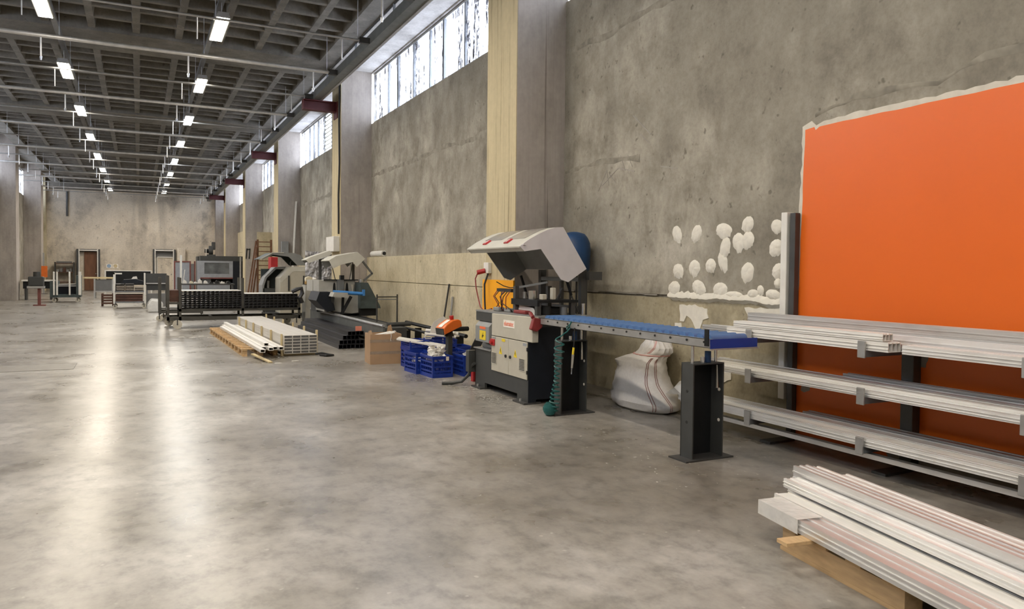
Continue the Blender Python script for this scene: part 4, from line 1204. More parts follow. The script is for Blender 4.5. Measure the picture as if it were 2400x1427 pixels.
# ---- blue crates
def crate():
    t = thing('plastic_crate', 'x', 'crate', (0, 0, 0), 'blue plastic crates', rotz=0)
    W, D, H = 0.31, 0.44, 0.30
    box(0, 0, 0.0, W, D, 0.012).obj('floor_tray', 'blue_plastic', t)
    MB().box(-0.006, -0.006, H - 0.03, W + 0.006, 0.008, H).box(-0.006, D - 0.008, H - 0.03, W + 0.006, D + 0.006, H).box(-0.006, 0.008, H - 0.03, 0.008, D - 0.008, H).box(W - 0.008, 0.008, H - 0.03, W + 0.006, D - 0.008, H).obj('rim', 'blue_plastic', t)
    for x in (0, W - 0.03):
        for y in (0, D - 0.03):
            box(x, y, 0.012, x + 0.03, y + 0.03, H - 0.03).obj('corner_post', 'blue_plastic', t)
    def lattice(n, mk):
        m = MB()
        for z in (0.012, 0.075, 0.14, 0.205, 0.255):
            mk(m, 0.03, None, z, z + (0.022 if z != 0.012 else 0.04), True)
        for k in range(1, n):
            mk(m, None, k / n, 0.02, H - 0.03, False)
        return m
    def mkx(y):
        def f(m, a, q, z0, z1, hor):
            if hor: m.box(0.03, y, z0, W - 0.03, y + 0.006, z1)
            else:
                x = 0.03 + (W - 0.06) * q
                m.box(x - 0.003, y + 0.0005, z0, x + 0.003, y + 0.0055, z1)
        return f
    def mky(x):
        def f(m, a, q, z0, z1, hor):
            if hor: m.box(x, 0.03, z0, x + 0.006, D - 0.03, z1)
            else:
                y = 0.03 + (D - 0.06) * q
                m.box(x + 0.0005, y - 0.003, z0, x + 0.0055, y + 0.003, z1)
        return f
    lattice(11, mkx(0.002)).obj('lattice_side', 'blue_plastic', t)
    lattice(11, mkx(D - 0.008)).obj('lattice_side', 'blue_plastic', t)
    lattice(5, mky(0.002)).obj('lattice_side', 'blue_plastic', t)
    lattice(5, mky(W - 0.008)).obj('lattice_side', 'blue_plastic', t)
    return t
cr = crate()
cr.location = (3.63, 9.65, 0); cr.rotation_euler = (0, 0, math.radians(3)); cr['label'] = 'blue crate heaped with white offcuts, nearest the viewer'
box(0.20, -0.0075, 0.235, 0.245, -0.0065, 0.292).obj('paper_tag', 'label_white', cr)
base_children = None
for loc, a, lb in (((4.09, 9.62, 0), 1, 'blue crate half hidden behind the end of the beige machine'),
                   ((3.555, 10.12, 0), 4, 'blue crate standing behind the heaped crate, leftmost on the floor'),
                   ((4.08, 10.12, 0), 1, 'blue crate behind the heaped one under the white strips'),
                   ((3.66, 10.70, 0), 0, 'dark blue crate at the back below the white strips'),
                   ((4.06, 10.74, 0), 2, 'bottom blue crate under the white tubes beside the orange box'),
                   ((4.42, 10.74, 0), 0, 'rearmost blue crate next to the wall side, floor level')):
    c2 = copy_tree(cr, None, loc, lb, math.radians(a))
    for ch in list(c2.children):
        if ch.name.startswith('paper_tag'):
            bpy.data.objects.remove(ch)
top1 = copy_tree(cr, None, (4.06, 10.74, 0.301), 'upper blue crate holding the long white tubes', math.radians(2))
top1.scale = (1.25, 1, 0.4)
for ch in list(top1.children):
    if ch.name.startswith('paper_tag'):
        bpy.data.objects.remove(ch)

# white offcuts: mitred U-shaped slices of white profile
def offcut_mesh(kind):
    m = MB()
    a, b_ = 0.062, 0.045
    sk = 0.03 if kind % 2 else -0.02
    L = 0.04 + 0.015 * kind
    for (x0, z0, x1, z1) in ((0, 0, a, 0.005), (0, 0.005, 0.005, b_), (a - 0.005, 0.005, a, b_), (0.015, 0.022, a - 0.015, 0.026)):
        m.add([(x0, 0, z0), (x1, 0, z0), (x1, L + sk * (z0 / b_), z0), (x0, L + sk * (z0 / b_) + 0.02, z0), (x0, 0, z1), (x1, 0, z1), (x1, L + sk, z1), (x0, L + sk + 0.02, z1)],
              [(0, 3, 2, 1), (4, 5, 6, 7), (0, 1, 5, 4), (1, 2, 6, 5), (2, 3, 7, 6), (3, 0, 4, 7)])
    return m
protos = []
ro = random.Random(12)
OL = 'small white mitred profile offcut heaped in the nearest blue crate'
def heap(x0, y0, w, d, z0, layers, label, grp):
    k = 0
    for L_, (nx, ny) in enumerate(layers):
        for i in range(nx):
            for j in range(ny):
                if len(protos) < 4:
                    o = offcut_mesh(len(protos)).obj('profile_offcut', 'white_pvc')
                    protos.append(o)
                else:
                    o = protos[(k * 3 + L_) % 4].copy(); COL.objects.link(o)
                k += 1
                ins = 0.015 * L_
                o.location = (x0 + ins + (w - 2 * ins) * (i + 0.5) / nx - 0.035 + ro.uniform(-.008, .008), y0 + ins + (d - 2 * ins) * (j + 0.5) / ny - 0.03 + ro.uniform(-.008, .008), z0 + 0.05 * L_ + ro.uniform(0, 0.012))
                o.rotation_euler = (ro.uniform(-1.4, 1.4), ro.uniform(-1.4, 1.4), ro.uniform(-3, 3))
                o.scale = (0.75, 0.75, 0.75)
                tag(o, label, 'offcut', grp)
heap(3.685, 9.75, 0.23, 0.29, 0.265, [(4, 5), (4, 4), (3, 3)], OL, 'white offcuts in the heaped crate')
heap(4.18, 9.74, 0.14, 0.18, 0.25, [(2, 2), (1, 2)], 'small white mitred profile offcut in the crate behind the machine end', 'white offcuts in the half hidden crate')
heap(3.67, 10.27, 0.11, 0.16, 0.18, [(2, 2)], 'small white profile offcut in the leftmost blue crate', 'white offcuts in the leftmost crate')

# white strips across the crates, tubes and sheet behind
top2 = copy_tree(cr, None, (3.66, 10.70, 0.301), 'shallow upper blue crate at the back under the white strips', 0)
top2.scale = (1, 1, 0.4)
for ch in list(top2.children):
    if ch.name.startswith('paper_tag'):
        bpy.data.objects.remove(ch)
for k, (p, q, w, lb) in enumerate((((3.50, 10.84, 0.45), (4.14, 10.46, 0.335), 0.08, 'long white profile strip sloping across the blue crates, front one'),
                                   ((3.56, 10.95, 0.455), (4.22, 10.55, 0.34), 0.08, 'long white profile strip sloping across the blue crates, rear one'))):
    o = MB().bar(p, q, w, 0.03).obj('profile_strip', 'white_pvc', bevel=0.004)
    tag(o, lb, 'profile strip')
def cshape(p0, p1, r, lb):
    p0, p1 = Vector(p0), Vector(p1)
    o = MB().cyl(p0, p1, r, 12).obj('white_tube', 'white_pvc', smooth=True)
    d = (p1 - p0).normalized()
    tag(o, lb, 'tube')
cshape((4.00, 11.0, 0.50), (4.46, 10.84, 0.445), 0.026, 'thick white tube lying on the upper crate, front one')
cshape((4.06, 11.12, 0.545), (4.56, 10.98, 0.49), 0.028, 'thick white tube lying on the upper crate, rear one')
o = MB().tube([(4.01, 10.90, 0.49), (3.98, 10.90, 0.485), (3.97, 10.90, 0.46), (3.98, 10.90, 0.432), (4.06, 10.90, 0.430), (4.08, 10.90, 0.44)], 0.008, 6).obj('white_hook', 'white_pvc', smooth=True)
tag(o, 'small curled white profile hook at the end of the white tubes', 'hook')
o = MB().prism([(4.10, 0.50), (4.46, 0.48), (4.46, 0.60), (4.40, 0.70), (4.33, 0.765), (4.24, 0.73), (4.16, 0.68), (4.11, 0.59)], 'y', 11.02, 11.028).obj('white_sheet', 'white_paint')
tag(o, 'bent white sheet standing behind the white tubes left of the orange box', 'sheet')
for k, (p, q) in enumerate((((4.28, 10.80, 0.475), (4.50, 11.02, 0.51)), ((4.36, 10.82, 0.455), (4.54, 10.98, 0.455)))):
    o = MB().bar(p, q, 0.09, 0.02).obj('profile_offcut', 'white_pvc')
    tag(o, ['flat white profile offcut on the upper crate', 'lower white profile offcut on the upper crate, tucked under a flat one'][k], 'offcut')

# ---- orange control box on a pedestal
oc = thing('control_pendant', 'orange control box tilted on a dark pedestal among the blue crates', 'control box', (4.02, 10.02, 0), rotz=math.radians(12))
box(-0.036, -0.036, 0.02, 0.036, 0.036, 0.545).obj('pedestal', 'machine_anthracite', oc)
box(-0.06, -0.05, 0.0, 0.06, 0.05, 0.02).obj('pedestal_foot', 'machine_anthracite', oc)
for k in range(4):
    MB().cyl((0, 0, 0.545 + k * 0.022), (0, 0, 0.565 + k * 0.022), 0.075 - 0.006 * k, 10, 0.060 - 0.005 * k).obj('bellows_ring', 'black_rubber', oc)
def tilt(pts, a):
    c_, s_ = math.cos(a), math.sin(a)
    return [(x * c_ - z * s_, 0.62 + x * s_ + z * c_) for x, z in pts]
OB = tilt([(-0.15, 0.02), (0.17, 0.0), (0.185, 0.08), (0.15, 0.12), (0.06, 0.145), (-0.06, 0.135), (-0.13, 0.11)], 0.42)
bd = MB().prism(OB, 'y', -0.11, 0.11).obj('orange_housing', 'orange_plastic', oc, bevel=0.008)
MB().prism(tilt([(-0.162, 0.018), (-0.152, 0.018), (-0.132, 0.108), (-0.14, 0.112)], 0.42), 'y', -0.10, 0.10).obj('keypad_face', 'machine_anthracite', oc)
MB().prism(tilt([(-0.12, 0.125), (-0.06, 0.142), (0.06, 0.152), (0.06, 0.148), (-0.06, 0.137), (-0.12, 0.12)], 0.42), 'y', -0.045, 0.045).obj('label_strip', 'label_white', oc)
p = tilt([(0.11, 0.135)], 0.42)[0]
MB().cyl((p[0], 0, p[1]), (p[0] - 0.01, 0, p[1] + 0.05), 0.028, 12, 0.034).obj('stop_button', 'red_paint', oc, smooth=True)
o = MB().bar((4.26, 9.70, 0.33), (4.42, 9.66, 0.66), 0.03, 0.12).obj('folder', 'black_rubber')
tag(o, 'black and white folder wedged between orange box and machine', 'folder')
o = MB().cyl((4.06, 9.30, 0.0), (4.16, 9.0, 0.62), 0.012, 8).obj('wooden_stick', 'wood_spacer', smooth=True)
tag(o, 'short wooden stick leaning at the left end of the beige machine', 'stick')
o = box(4.02, 9.14, 0.0, 4.10, 9.22, 0.40).obj('red_post', 'red_paint', bevel=0.004)
tag(o, 'short red post between blue crates and beige machine', 'post')

# ---- stack of black profiles
BP = 'profiles in the black stack'
def long_profile(w, h, L, m, web=True):
    mb = MB()
    t = 0.006
    mb.box(0, 0, 0, w, L, t).box(0, 0, t, t, L, h - t).box(w - t, 0, t, w, L, h - t).box(0, 0, h - t, w, L, h)
    if web and m != 'alu_bundle':
        mb.box(w / 2 - 0.003, 0.0, t, w / 2 + 0.003, L, h - t)
    return mb
lp = None
rows = [(0.0, [3.345, 3.505, 3.665]), (0.081, [3.365, 3.525, 3.68]), (0.162, [3.45, 3.61]), (0.243, [3.53, 3.69])]
names = ['bottom', 'second', 'third', 'top']
for r_, (z, xs) in enumerate(rows):
    for c_, x in enumerate(xs):
        if lp is None:
            lp = long_profile(0.155, 0.078, 4.1, 'black_profile').obj('black_profile', 'black_profile')
            o = lp
        else:
            o = lp.copy(); COL.objects.link(o)
        o.location = (x, 13.88 + (0.0, 0.02, 0.10, 0.05)[r_] + 0.03 * (c_ % 2), z)
        pos = ['left', 'middle', 'right'][c_] if len(xs) == 3 else ['left', 'right'][c_]
        tag(o, 'glossy black profile, %s one in the %s layer of the black stack' % (pos, names[r_]), 'profile', BP)
o = box(3.70, 14.02, 0.321, 3.82, 14.03, 0.41).obj('paper_label', 'label_salmon')
tag(o, 'salmon coloured paper label standing on the black profile stack', 'label')

ORD = ['first', 'second', 'third', 'fourth', 'fifth', 'sixth', 'seventh', 'eighth', 'ninth', 'tenth', 'eleventh', 'twelfth', 'thirteenth']
# ---- strapped bundle of aluminium profiles with spacers
bun_rot = Matrix.Translation((2.205, 13.0, 0)) @ Matrix.Rotation(math.radians(1.5), 4, 'Z')
lp = None
for r_ in range(6):
    for c_ in range(4):
        if lp is None:
            lp = long_profile(0.138, 0.050, 5.5, 'alu_bundle').obj('aluminium_profile', 'alu_bundle')
            cmesh = box(0.0065, 0.012, 0.0065, 0.1315, 5.488, 0.0435).obj('shade_core', 'black_rubber', lp)  # black fill put in for the shade inside the hollow ends
            o = lp
        else:
            o = copy_tree(lp)
        o.matrix_world = bun_rot @ Matrix.Translation((0.14 * c_, 0.004 * ((r_ * 3 + c_ * 5) % 4), 0.045 + 0.0525 * r_))
        tag(o, 'silver profile in the strapped bundle, %s row up, %s column from left' % (ORD[r_], ORD[c_]), 'profile', 'profiles of the strapped bundle')
for k in range(6):
    y = 0.12 + 0.98 * k
    sp = thing('wooden_spacer', ['first', 'second', 'third', 'fourth', 'fifth', 'sixth'][k] + ' pale wooden spacer frame round the strapped bundle from the near end', 'spacer', (0, 0, 0), 'spacers of the strapped bundle', rotz=0)
    sp.matrix_world = bun_rot @ Matrix.Translation((0, y, 0))
    box(-0.035, 0, 0.0, -0.004, 0.045, 0.375).obj('batten', 'wood_spacer', sp)
    box(0.565, 0, 0.0, 0.596, 0.045, 0.43).obj('batten', 'wood_spacer', sp)
    box(-0.004, 0.003, 0.0, 0.565, 0.042, 0.043).obj('bearer', 'wood_spacer', sp)
o = MB().add([tuple(bun_rot @ Vector(p)) for p in ((-0.003, -0.004, 0.04), (0.565, -0.004, 0.04), (0.565, -0.006, 0.36), (-0.003, -0.006, 0.36), (0.28, -0.016, 0.2))], [(0, 1, 4), (1, 2, 4), (2, 3, 4), (3, 0, 4)]).obj('plastic_film', 'film_thin')
tag(o, 'torn clear film over the near ends of the strapped bundle', 'plastic film')
o = MB().tube([(2.72, 12.95, 0.03), (2.82, 12.88, 0.05), (2.90, 12.80, 0.03), (2.98, 12.76, 0.02), (2.86, 12.72, 0.02), (2.78, 12.86, 0.02)], 0.02, 6).obj('crumpled_film', 'black_rubber', smooth=True)
tag(o, 'crumpled black film scrap on the floor at the bundle end', 'film scrap')

# ---- long pallet with loose profiles
pp = thing('wooden_pallet', 'long low wooden pallet under loose pale profiles left of the strapped bundle', 'pallet', (1.56, 13.25, 0), rotz=math.radians(1.4))
for x in (0.0, 0.26, 0.50):
    for y0 in (0.0, 1.28, 2.56, 3.84):
        box(x, y0, 0.0, x + 0.08, y0 + 1.2, 0.02).obj('base_board', 'wood_pallet', pp)
    for k in range(12):
        y0 = 0.02 + 0.43 * k
        box(x, y0, 0.02, x + 0.08, y0 + 0.12, 0.098).obj('block', 'wood_pallet', pp)
for k in range(18):
    y0 = 0.0 + 0.287 * k
    box(0.0, y0, 0.115, 0.60, y0 + 0.09, 0.135).obj('deck_board', 'wood_pallet', pp)
for x in (0.0, 0.26, 0.50):
    box(x, 0, 0.098, x + 0.08, 5.06, 0.115).obj('lead_board', 'wood_pallet', pp)
lp = None
lab = ['leftmost loose pale profile on the long pallet', 'second loose pale profile from the left on the long pallet', 'third loose pale profile from the left on the long pallet', 'fourth loose pale profile from the left on the long pallet', 'loose pale profile next to the strapped bundle on the long pallet', 'loose pale profile riding on the second layer of the long pallet']
for k, (x, y, z, a) in enumerate(((0.11, -0.75, 0.136, 1.3), (0.197, -0.35, 0.136, 1.3), (0.284, -0.5, 0.136, 1.3), (0.371, -0.4, 0.136, 1.3), (0.458, -0.45, 0.136, 1.3), (0.25, -0.25, 0.19, 1.3))):
    if lp is None:
        lp = long_profile(0.075, 0.052, 5.4, 'alu_white', False).obj('loose_profile', 'alu_white')
        o = lp
    else:
        o = lp.copy(); COL.objects.link(o)
    o.matrix_world = Matrix.Translation((1.62, 13.25, 0)) @ Matrix.Rotation(math.radians(a), 4, 'Z') @ Matrix.Translation((x, y, z))
    tag(o, lab[k], 'profile', 'loose profiles on the long pallet')
o = MB().bar((1.70, 13.05, 0.06), (1.86, 12.2, 0.012), 0.06, 0.02).obj('loose_batten', 'wood_spacer')
tag(o, 'loose wooden slat sloping to the floor at the pallet end', 'slat')
for k, (x, y) in enumerate(((0.75, 17.4), (0.95, 17.2), (1.15, 17.5), (0.6, 16.8), (1.3, 17.1), (2.2, 12.3), (1.9, 12.1))):
    o = MB().prism([(x, y), (x + 0.12, y + 0.02), (x + 0.10, y + 0.07), (x + 0.02, y + 0.06)], 'z', 0.001, 0.004).obj('paper_scrap', 'white_paint')
    tag(o, 'flat white paper scrap on the floor near the pallets', 'scrap', 'paper scraps on the floor')

# ---- the cart of black profile ends
ct = thing('profile_cart', 'dark steel cart on cream casters loaded with black profiles', 'cart', (2.2, 20.3, 0))
CY0, CY1 = 19.85, 20.75
for x in (0.87, 2.32, 3.72):
    for y in (CY0, CY1):
        box(x, y, 0.20, x + 0.055, y + 0.055, (1.25 if x < 3 else 0.78)).obj('upright', 'cart_dark', ct)
for y in (CY0, CY1):
    box(0.60, y, 0.20, 3.78, y + 0.055, 0.29).obj('long_beam', 'cart_dark', ct)
    box(0.87, y, 0.42, 3.78, y + 0.055, 0.485).obj('deck_beam', 'cart_dark', ct)
for x in (0.60, 1.6, 2.32, 3.2, 3.72):
    box(x, CY0 + 0.055, 0.43, x + 0.06, CY1, 0.485).obj('cross_beam', 'cart_dark', ct)
    box(x, CY0 + 0.055, 0.21, x + 0.06, CY1, 0.28).obj('cross_beam', 'cart_dark', ct)
for y in (CY0, CY1):
    box(0.60, y, 0.20, 0.655, y + 0.055, 1.30).obj('upright', 'cart_dark', ct)
box(0.655, CY0, 0.60, 0.87, CY0 + 0.04, 0.65).obj('end_rail', 'cart_dark', ct)
def caster(parent, x, y, r=0.085, m='caster_cream'):
    w = MB().cyl((x, y - 0.022, r), (x, y + 0.022, r), r, 18).obj('caster', m, parent, smooth=True)
    MB().box(x - 0.012, y - 0.034, r - 0.01, x + 0.012, y - 0.026, 2 * r + 0.028).box(x - 0.012, y + 0.026, r - 0.01, x + 0.012, y + 0.034, 2 * r + 0.028).box(x - 0.03, y - 0.034, 2 * r + 0.02, x + 0.03, y + 0.034, 2 * r + 0.03).obj('fork', 'steel_dark', w)
    MB().cyl((x, y - 0.04, r), (x, y + 0.04, r), 0.018, 8).obj('axle', 'steel_dark', w)
for x, y, r_ in ((0.83, CY0 - 0.06, 0.11), (0.68, CY1 + 0.12, 0.11), (3.66, CY0 - 0.06, 0.11), (3.60, CY1 + 0.12, 0.11)):
    caster(ct, x, y, r_)
lp = None
LP_ = 'dark profile in left load of big cart'
RP_ = 'black profile in right load of big cart'
rb = random.Random(4)
cell = MB()
def small_tube(w, h, L, t=0.005):
    return MB().box(0, 0, 0, w, L, t).box(0, 0, t, t, L, h - t).box(w - t, 0, t, w, L, h - t).box(0, 0, h - t, w, L, h)
pa = small_tube(0.100, 0.052, 0.80).obj('black_profile', 'black_profile')
pb = small_tube(0.098, 0.068, 0.80, 0.007).obj('black_profile', 'black_profile')
first = {}
for (x0, x1, nx, nz, z0, dz, pr_, lb, grp) in ((0.93, 2.31, 13, 8, 0.486, 0.0545, pa, LP_, 'profiles in the left load of the big cart'), (2.385, 3.71, 13, 5, 0.486, 0.0715, pb, RP_, 'profiles in the right load of the big cart')):
    for i in range(nx):
        for k in range(nz):
            if pr_ is pb and i > 8 and k == nz - 1 and False:
                continue
            if pr_.name not in first:
                first[pr_.name] = 1
                o = pr_
            else:
                o = pr_.copy(); COL.objects.link(o)
            o.location = (x0 + (x1 - x0) * i / nx, CY0 - 0.01 + rb.uniform(-0.025, 0.025), z0 + dz * k)
            tag(o, '%s, %s row up, %s column from left' % (lb, ORD[k], ORD[i]), 'profile', grp)
o = box(0.93, CY0 + 0.0, 0.924, 2.31, CY1 - 0.1, 0.934).obj('lit_top_sheet', 'white_paint')  # pale sheets on both loads paint the lit tops of the profiles
tag(o, 'pale sheet added as lit profile tops on the left load of the big cart', 'sheet')
o = box(2.39, CY0 + 0.02, 0.846, 3.70, CY1 - 0.1, 0.856).obj('lit_top_sheet', 'white_paint')
tag(o, 'pale sheet added as lit profile tops on the right load of the big cart', 'sheet')
o = MB().tube([(3.55, 19.80, 0.90), (3.66, 19.76, 0.96), (3.78, 19.74, 0.99), (3.80, 19.74, 0.86), (3.74, 19.72, 0.76), (3.80, 19.76, 0.62)], 0.055, 7).obj('wrapped_film', 'black_profile', smooth=True)
tag(o, 'bunched dark film at the right end of the big cart', 'film')
for k in range(6):
    o = box(0.665, CY0 + 0.06, 0.655 + 0.048 * k, 0.865, CY1 - 0.02, 0.70 + 0.048 * k).obj('brown_board', 'rust_wood')
    tag(o, 'brown board stacked at the left end of the big cart', 'board', 'brown boards on the cart end')
# second, smaller cart right behind
c2 = thing('small_cart', 'narrow dark cart with tall posts just behind the left end of the big cart', 'cart', (1.0, 23.0, 0))
for x, y in ((0.48, 22.7), (0.48, 23.3), (1.55, 22.7), (1.55, 23.3)):
    box(x, y, 0.2, x + 0.07, y + 0.07, 1.22 if x < 1 else 0.45).obj('upright', 'cart_dark', c2)
box(0.55, 22.71, 0.22, 1.62, 22.77, 0.30).obj('long_beam', 'cart_dark', c2)
box(0.55, 23.31, 0.22, 1.62, 23.37, 0.30).obj('long_beam', 'cart_dark', c2)
box(0.55, 22.77, 0.34, 1.55, 23.30, 0.37).obj('deck', 'cart_dark', c2)
for x, y in ((0.50, 22.74), (0.62, 23.34), (1.58, 22.74)):
    caster(c2, x, y, 0.085)

# ================================================================ double head mitre saw with long bed
s2 = thing('mitre_saw', 'grey double hood mitre saw with black wedge guard and blue feed arm', 'machine', (4.1, 17.0, 0))
box(3.90, 12.9, 0.15, 3.94, 19.2, 0.47).obj('bed_face', 'machine_bed', s2)
MB().cyl((3.91, 12.9, 0.485), (3.91, 19.2, 0.485), 0.03, 8).obj('bed_rail', 'steel_light', s2, smooth=True)
box(3.94, 12.9, 0.15, 4.35, 19.2, 0.45).obj('bed_core', 'machine_anthracite', s2)
for y in (13.4, 16.0, 18.6):
    box(3.98, y, 0.0, 4.3, y + 0.3, 0.15).obj('bed_foot', 'black_paint', s2)
for x in (4.42, 4.62):
    MB().cyl((x, 11.7, 0.42 - (x - 4.42) * 0.3), (x, 18.8, 0.45 - (x - 4.42) * 0.3), 0.022, 8).obj('guide_tube', 'black_paint', s2, smooth=True)
for y in (12.0, 13.6, 15.2):
    box(4.38, y, 0.0, 4.66, y + 0.05, 0.34).obj('guide_foot', 'black_paint', s2)
MB().cyl((4.1, 13.3, 0.48), (4.55, 13.28, 0.49), 0.04, 8).obj('end_roller', 'machine_anthracite', s2, smooth=True)
hb = MB().prism([(3.68, 0.55), (3.66, 0.98), (4.56, 0.98), (4.56, 0.50), (3.96, 0.50)], 'y', 16.62, 17.5).obj('head_body', 'machine_light', s2)
MB().prism([(3.70, 0.62), (3.86, 0.56), (4.30, 0.50), (4.56, 0.54), (4.56, 0.505), (3.92, 0.49)], 'y', 16.60, 16.62).obj('dark_sweep', 'machine_anthracite', hb)
MB().prism([(3.48, 0.80), (3.55, 0.99), (3.80, 0.99), (3.90, 0.58), (3.72, 0.55)], 'y', 16.50, 17.4).obj('end_cheek', 'machine_navy', s2)
MB().prism([(3.80, 0.86), (3.84, 0.95), (3.88, 0.86), (3.86, 0.74), (3.81, 0.76)], 'y', 16.49, 16.50).obj('cheek_grip', 'machine_anthracite', s2)
up2_ = box(3.62, 16.9, 0.981, 4.45, 17.5, 1.24).obj('housing', 'machine_light', s2)
for x in (3.93, 4.22):
    MB().prism([(x, 0.99), (x + 0.07, 0.99), (x + 0.055, 1.16), (x + 0.035, 1.20), (x + 0.015, 1.16)], 'y', 16.885, 16.899).obj('slot', 'black_paint', up2_)
box(4.02, 16.80, 0.981, 4.16, 16.90, 1.26).obj('saw_column', 'steel_grey', s2)
box(4.08, 16.76, 1.26, 4.16, 16.9, 1.36).obj('column_head', 'black_paint', s2)
box(3.72, 16.84, 1.24, 4.50, 16.89, 1.265).obj('tool_bar', 'black_paint', s2)
MB().cyl((4.36, 16.78, 1.15), (4.36, 16.78, 1.05), 0.045, 10, 0.022).obj('filter_cup', 'machine_beige', s2, smooth=True)
MB().cyl((4.36, 16.78, 1.05), (4.36, 16.78, 0.985), 0.015, 8).obj('filter_stem', 'machine_beige', s2)
MB().prism([(4.44, 1.20), (4.61, 1.20), (4.88, 0.70), (4.91, 0.62), (4.44, 0.62)], 'y', 16.4, 17.3).obj('wedge_guard', 'cart_green', s2)
box(4.45, 16.5, 0.45, 4.85, 17.3, 0.615).obj('wedge_base', 'black_paint', s2)
MB().prism([(3.74, 0.90), (4.08, 0.88), (4.08, 0.98), (3.78, 0.995)], 'y', 16.1, 16.45).obj('feed_table', 'machine_light', s2)
MB().cyl((3.80, 16.3, 1.0), (4.46, 16.22, 0.955), 0.04, 10).obj('feed_arm', 'blue_arm', s2, smooth=True)
box(4.43, 16.18, 0.915, 4.48, 16.24, 1.05).obj('feed_stop', 'blue_arm', s2)
MB().bar((4.20, 16.3, 0.90), (3.98, 16.35, 0.47), 0.05, 0.07).obj('feed_brace', 'black_paint', s2)
MB().bar((4.02, 16.3, 0.90), (4.02, 16.35, 0.55), 0.05, 0.05).obj('feed_brace', 'black_paint', s2)
hood_shell(s2, [(3.74, 1.69), (3.90, 1.79), (4.38, 1.885), (4.55, 1.74), (4.36, 1.55), (4.27, 1.66), (4.02, 1.60), (3.83, 1.51)], 3, 16.45, 17.25, 'hood_cream', 'hood_cream', 'hood_inner')
h2 = hood_shell(s2, [(3.46, 1.71), (3.60, 1.78), (4.02, 1.93), (4.08, 1.86), (3.98, 1.80), (3.54, 1.635)], 3, 17.6, 18.1, 'hood_cream', 'hood_cream', 'hood_inner')
box(4.40, 17.0, 1.24, 4.46, 17.08, 1.62).obj('hood_post', 'steel_dark', s2)
box(4.34, 16.9, 1.24, 4.37, 16.94, 1.62).obj('hood_post', 'white_paint', s2)
box(3.84, 17.9, 1.24, 3.90, 17.98, 1.75).obj('hood_post', 'steel_dark', s2)
box(3.60, 17.5, 0.981, 4.4, 18.15, 1.24).obj('housing', 'machine_light', s2)
box(3.70, 17.5, 0.50, 4.4, 18.15, 0.98).obj('body_block', 'machine_anthracite', s2)
MB().bar((4.58, 16.8, 1.70), (4.82, 16.8, 1.40), 0.03, 0.045).obj('hood_link', 'steel_grey', s2)
MB().bar((4.82, 16.8, 1.41), (4.62, 16.8, 1.24), 0.03, 0.045).obj('hood_link', 'steel_grey', s2)
MB().cyl((4.56, 16.8, 1.20), (4.56, 16.8, 1.27), 0.06, 10).obj('dust_port', 'steel_light', s2, smooth=True)
for x in (4.30, 3.98):
    MB().cyl((x, 16.85, 1.25), (x + 0.1 * (1 if x > 4.1 else -1), 16.9, 1.70), 0.01, 6).obj('gas_strut', 'steel_dark', s2)
# cabinet beside it with jug and rags
cbn = thing('side_cabinet', 'plain grey cabinet at the left of the mitre saw', 'cabinet', (4.09, 20.2, 0))
box(3.93, 20.0, 0.04, 4.27, 20.45, 1.07).obj('body', 'machine_light', cbn, bevel=0.006)
box(3.95, 20.02, 0.0, 4.25, 20.43, 0.04).obj('plinth', 'machine_anthracite', cbn)
box(3.93, 20.0, 1.071, 4.27, 20.45, 1.08).obj('top', 'steel_dark', cbn)
jg = thing('jug', 'white plastic jug half full of amber liquid on the grey cabinet', 'jug', (4.04, 20.15, 1.08))
box(3.95, 20.08, 1.081, 4.13, 20.22, 1.17).obj('liquid_part', 'amber_liquid', jg, bevel=0.012)
MB().prism([(3.95, 1.171), (4.13, 1.171), (4.13, 1.26), (4.10, 1.285), (4.05, 1.305), (4.0, 1.285), (3.95, 1.26)], 'y', 20.08, 20.22).obj('upper_part', 'jug_white', jg, bevel=0.01)
for k, (x, y, z) in enumerate(((4.20, 20.12, 1.081), (4.20, 20.32, 1.081), (4.19, 20.12, 1.172))):
    vs = []
    rr = random.Random(k)
    m = MB().lathe((x, y, z), [(0.06, 0.0), (0.085, 0.025), (0.07, 0.06), (0.03, 0.09)], 9)
    m.v = [(a + rr.uniform(-.02, .02), b_ + rr.uniform(-.02, .02), c_ + (rr.uniform(-.01, .02) if c_ > z + 0.01 else 0)) for a, b_, c_ in m.v]
    o = m.obj('rag', 'white_paint', smooth=True)
    tag(o, ['white crumpled rag beside the jug', 'white crumpled rag at the cabinet edge', 'white rag piled on top beside the jug'][k], 'rag')
# foil covered board behind
m = MB()
nu, nv = 22, 26
vs = []
for u in range(nu + 1):
    for v in range(nv + 1):
        x, z = 4.08 + 0.92 * u / nu, 0.45 + 1.53 * v / nv
        p = Vector((x * 9, z * 9, 0))
        vs.append((x, 20.78 + 0.05 * mnoise.noise(p) + 0.03 * mnoise.noise(p * 2.3), z + (0.03 * mnoise.noise(Vector((x * 5, 3, 1))) if v in (0, nv) else 0)))
m.add(vs, [(u * (nv + 1) + v, u * (nv + 1) + v + 1, (u + 1) * (nv + 1) + v + 1, (u + 1) * (nv + 1) + v) for u in range(nu) for v in range(nv)])
fb = thing('foil_board', 'crinkled silver foil covered board behind the mitre saw hoods', 'board', (4.5, 20.8, 0))
m.obj('foil', 'foil_grey', fb)
box(4.10, 20.88, 0.0, 4.98, 20.9, 1.93).obj('backing', 'panel_grey', fb)

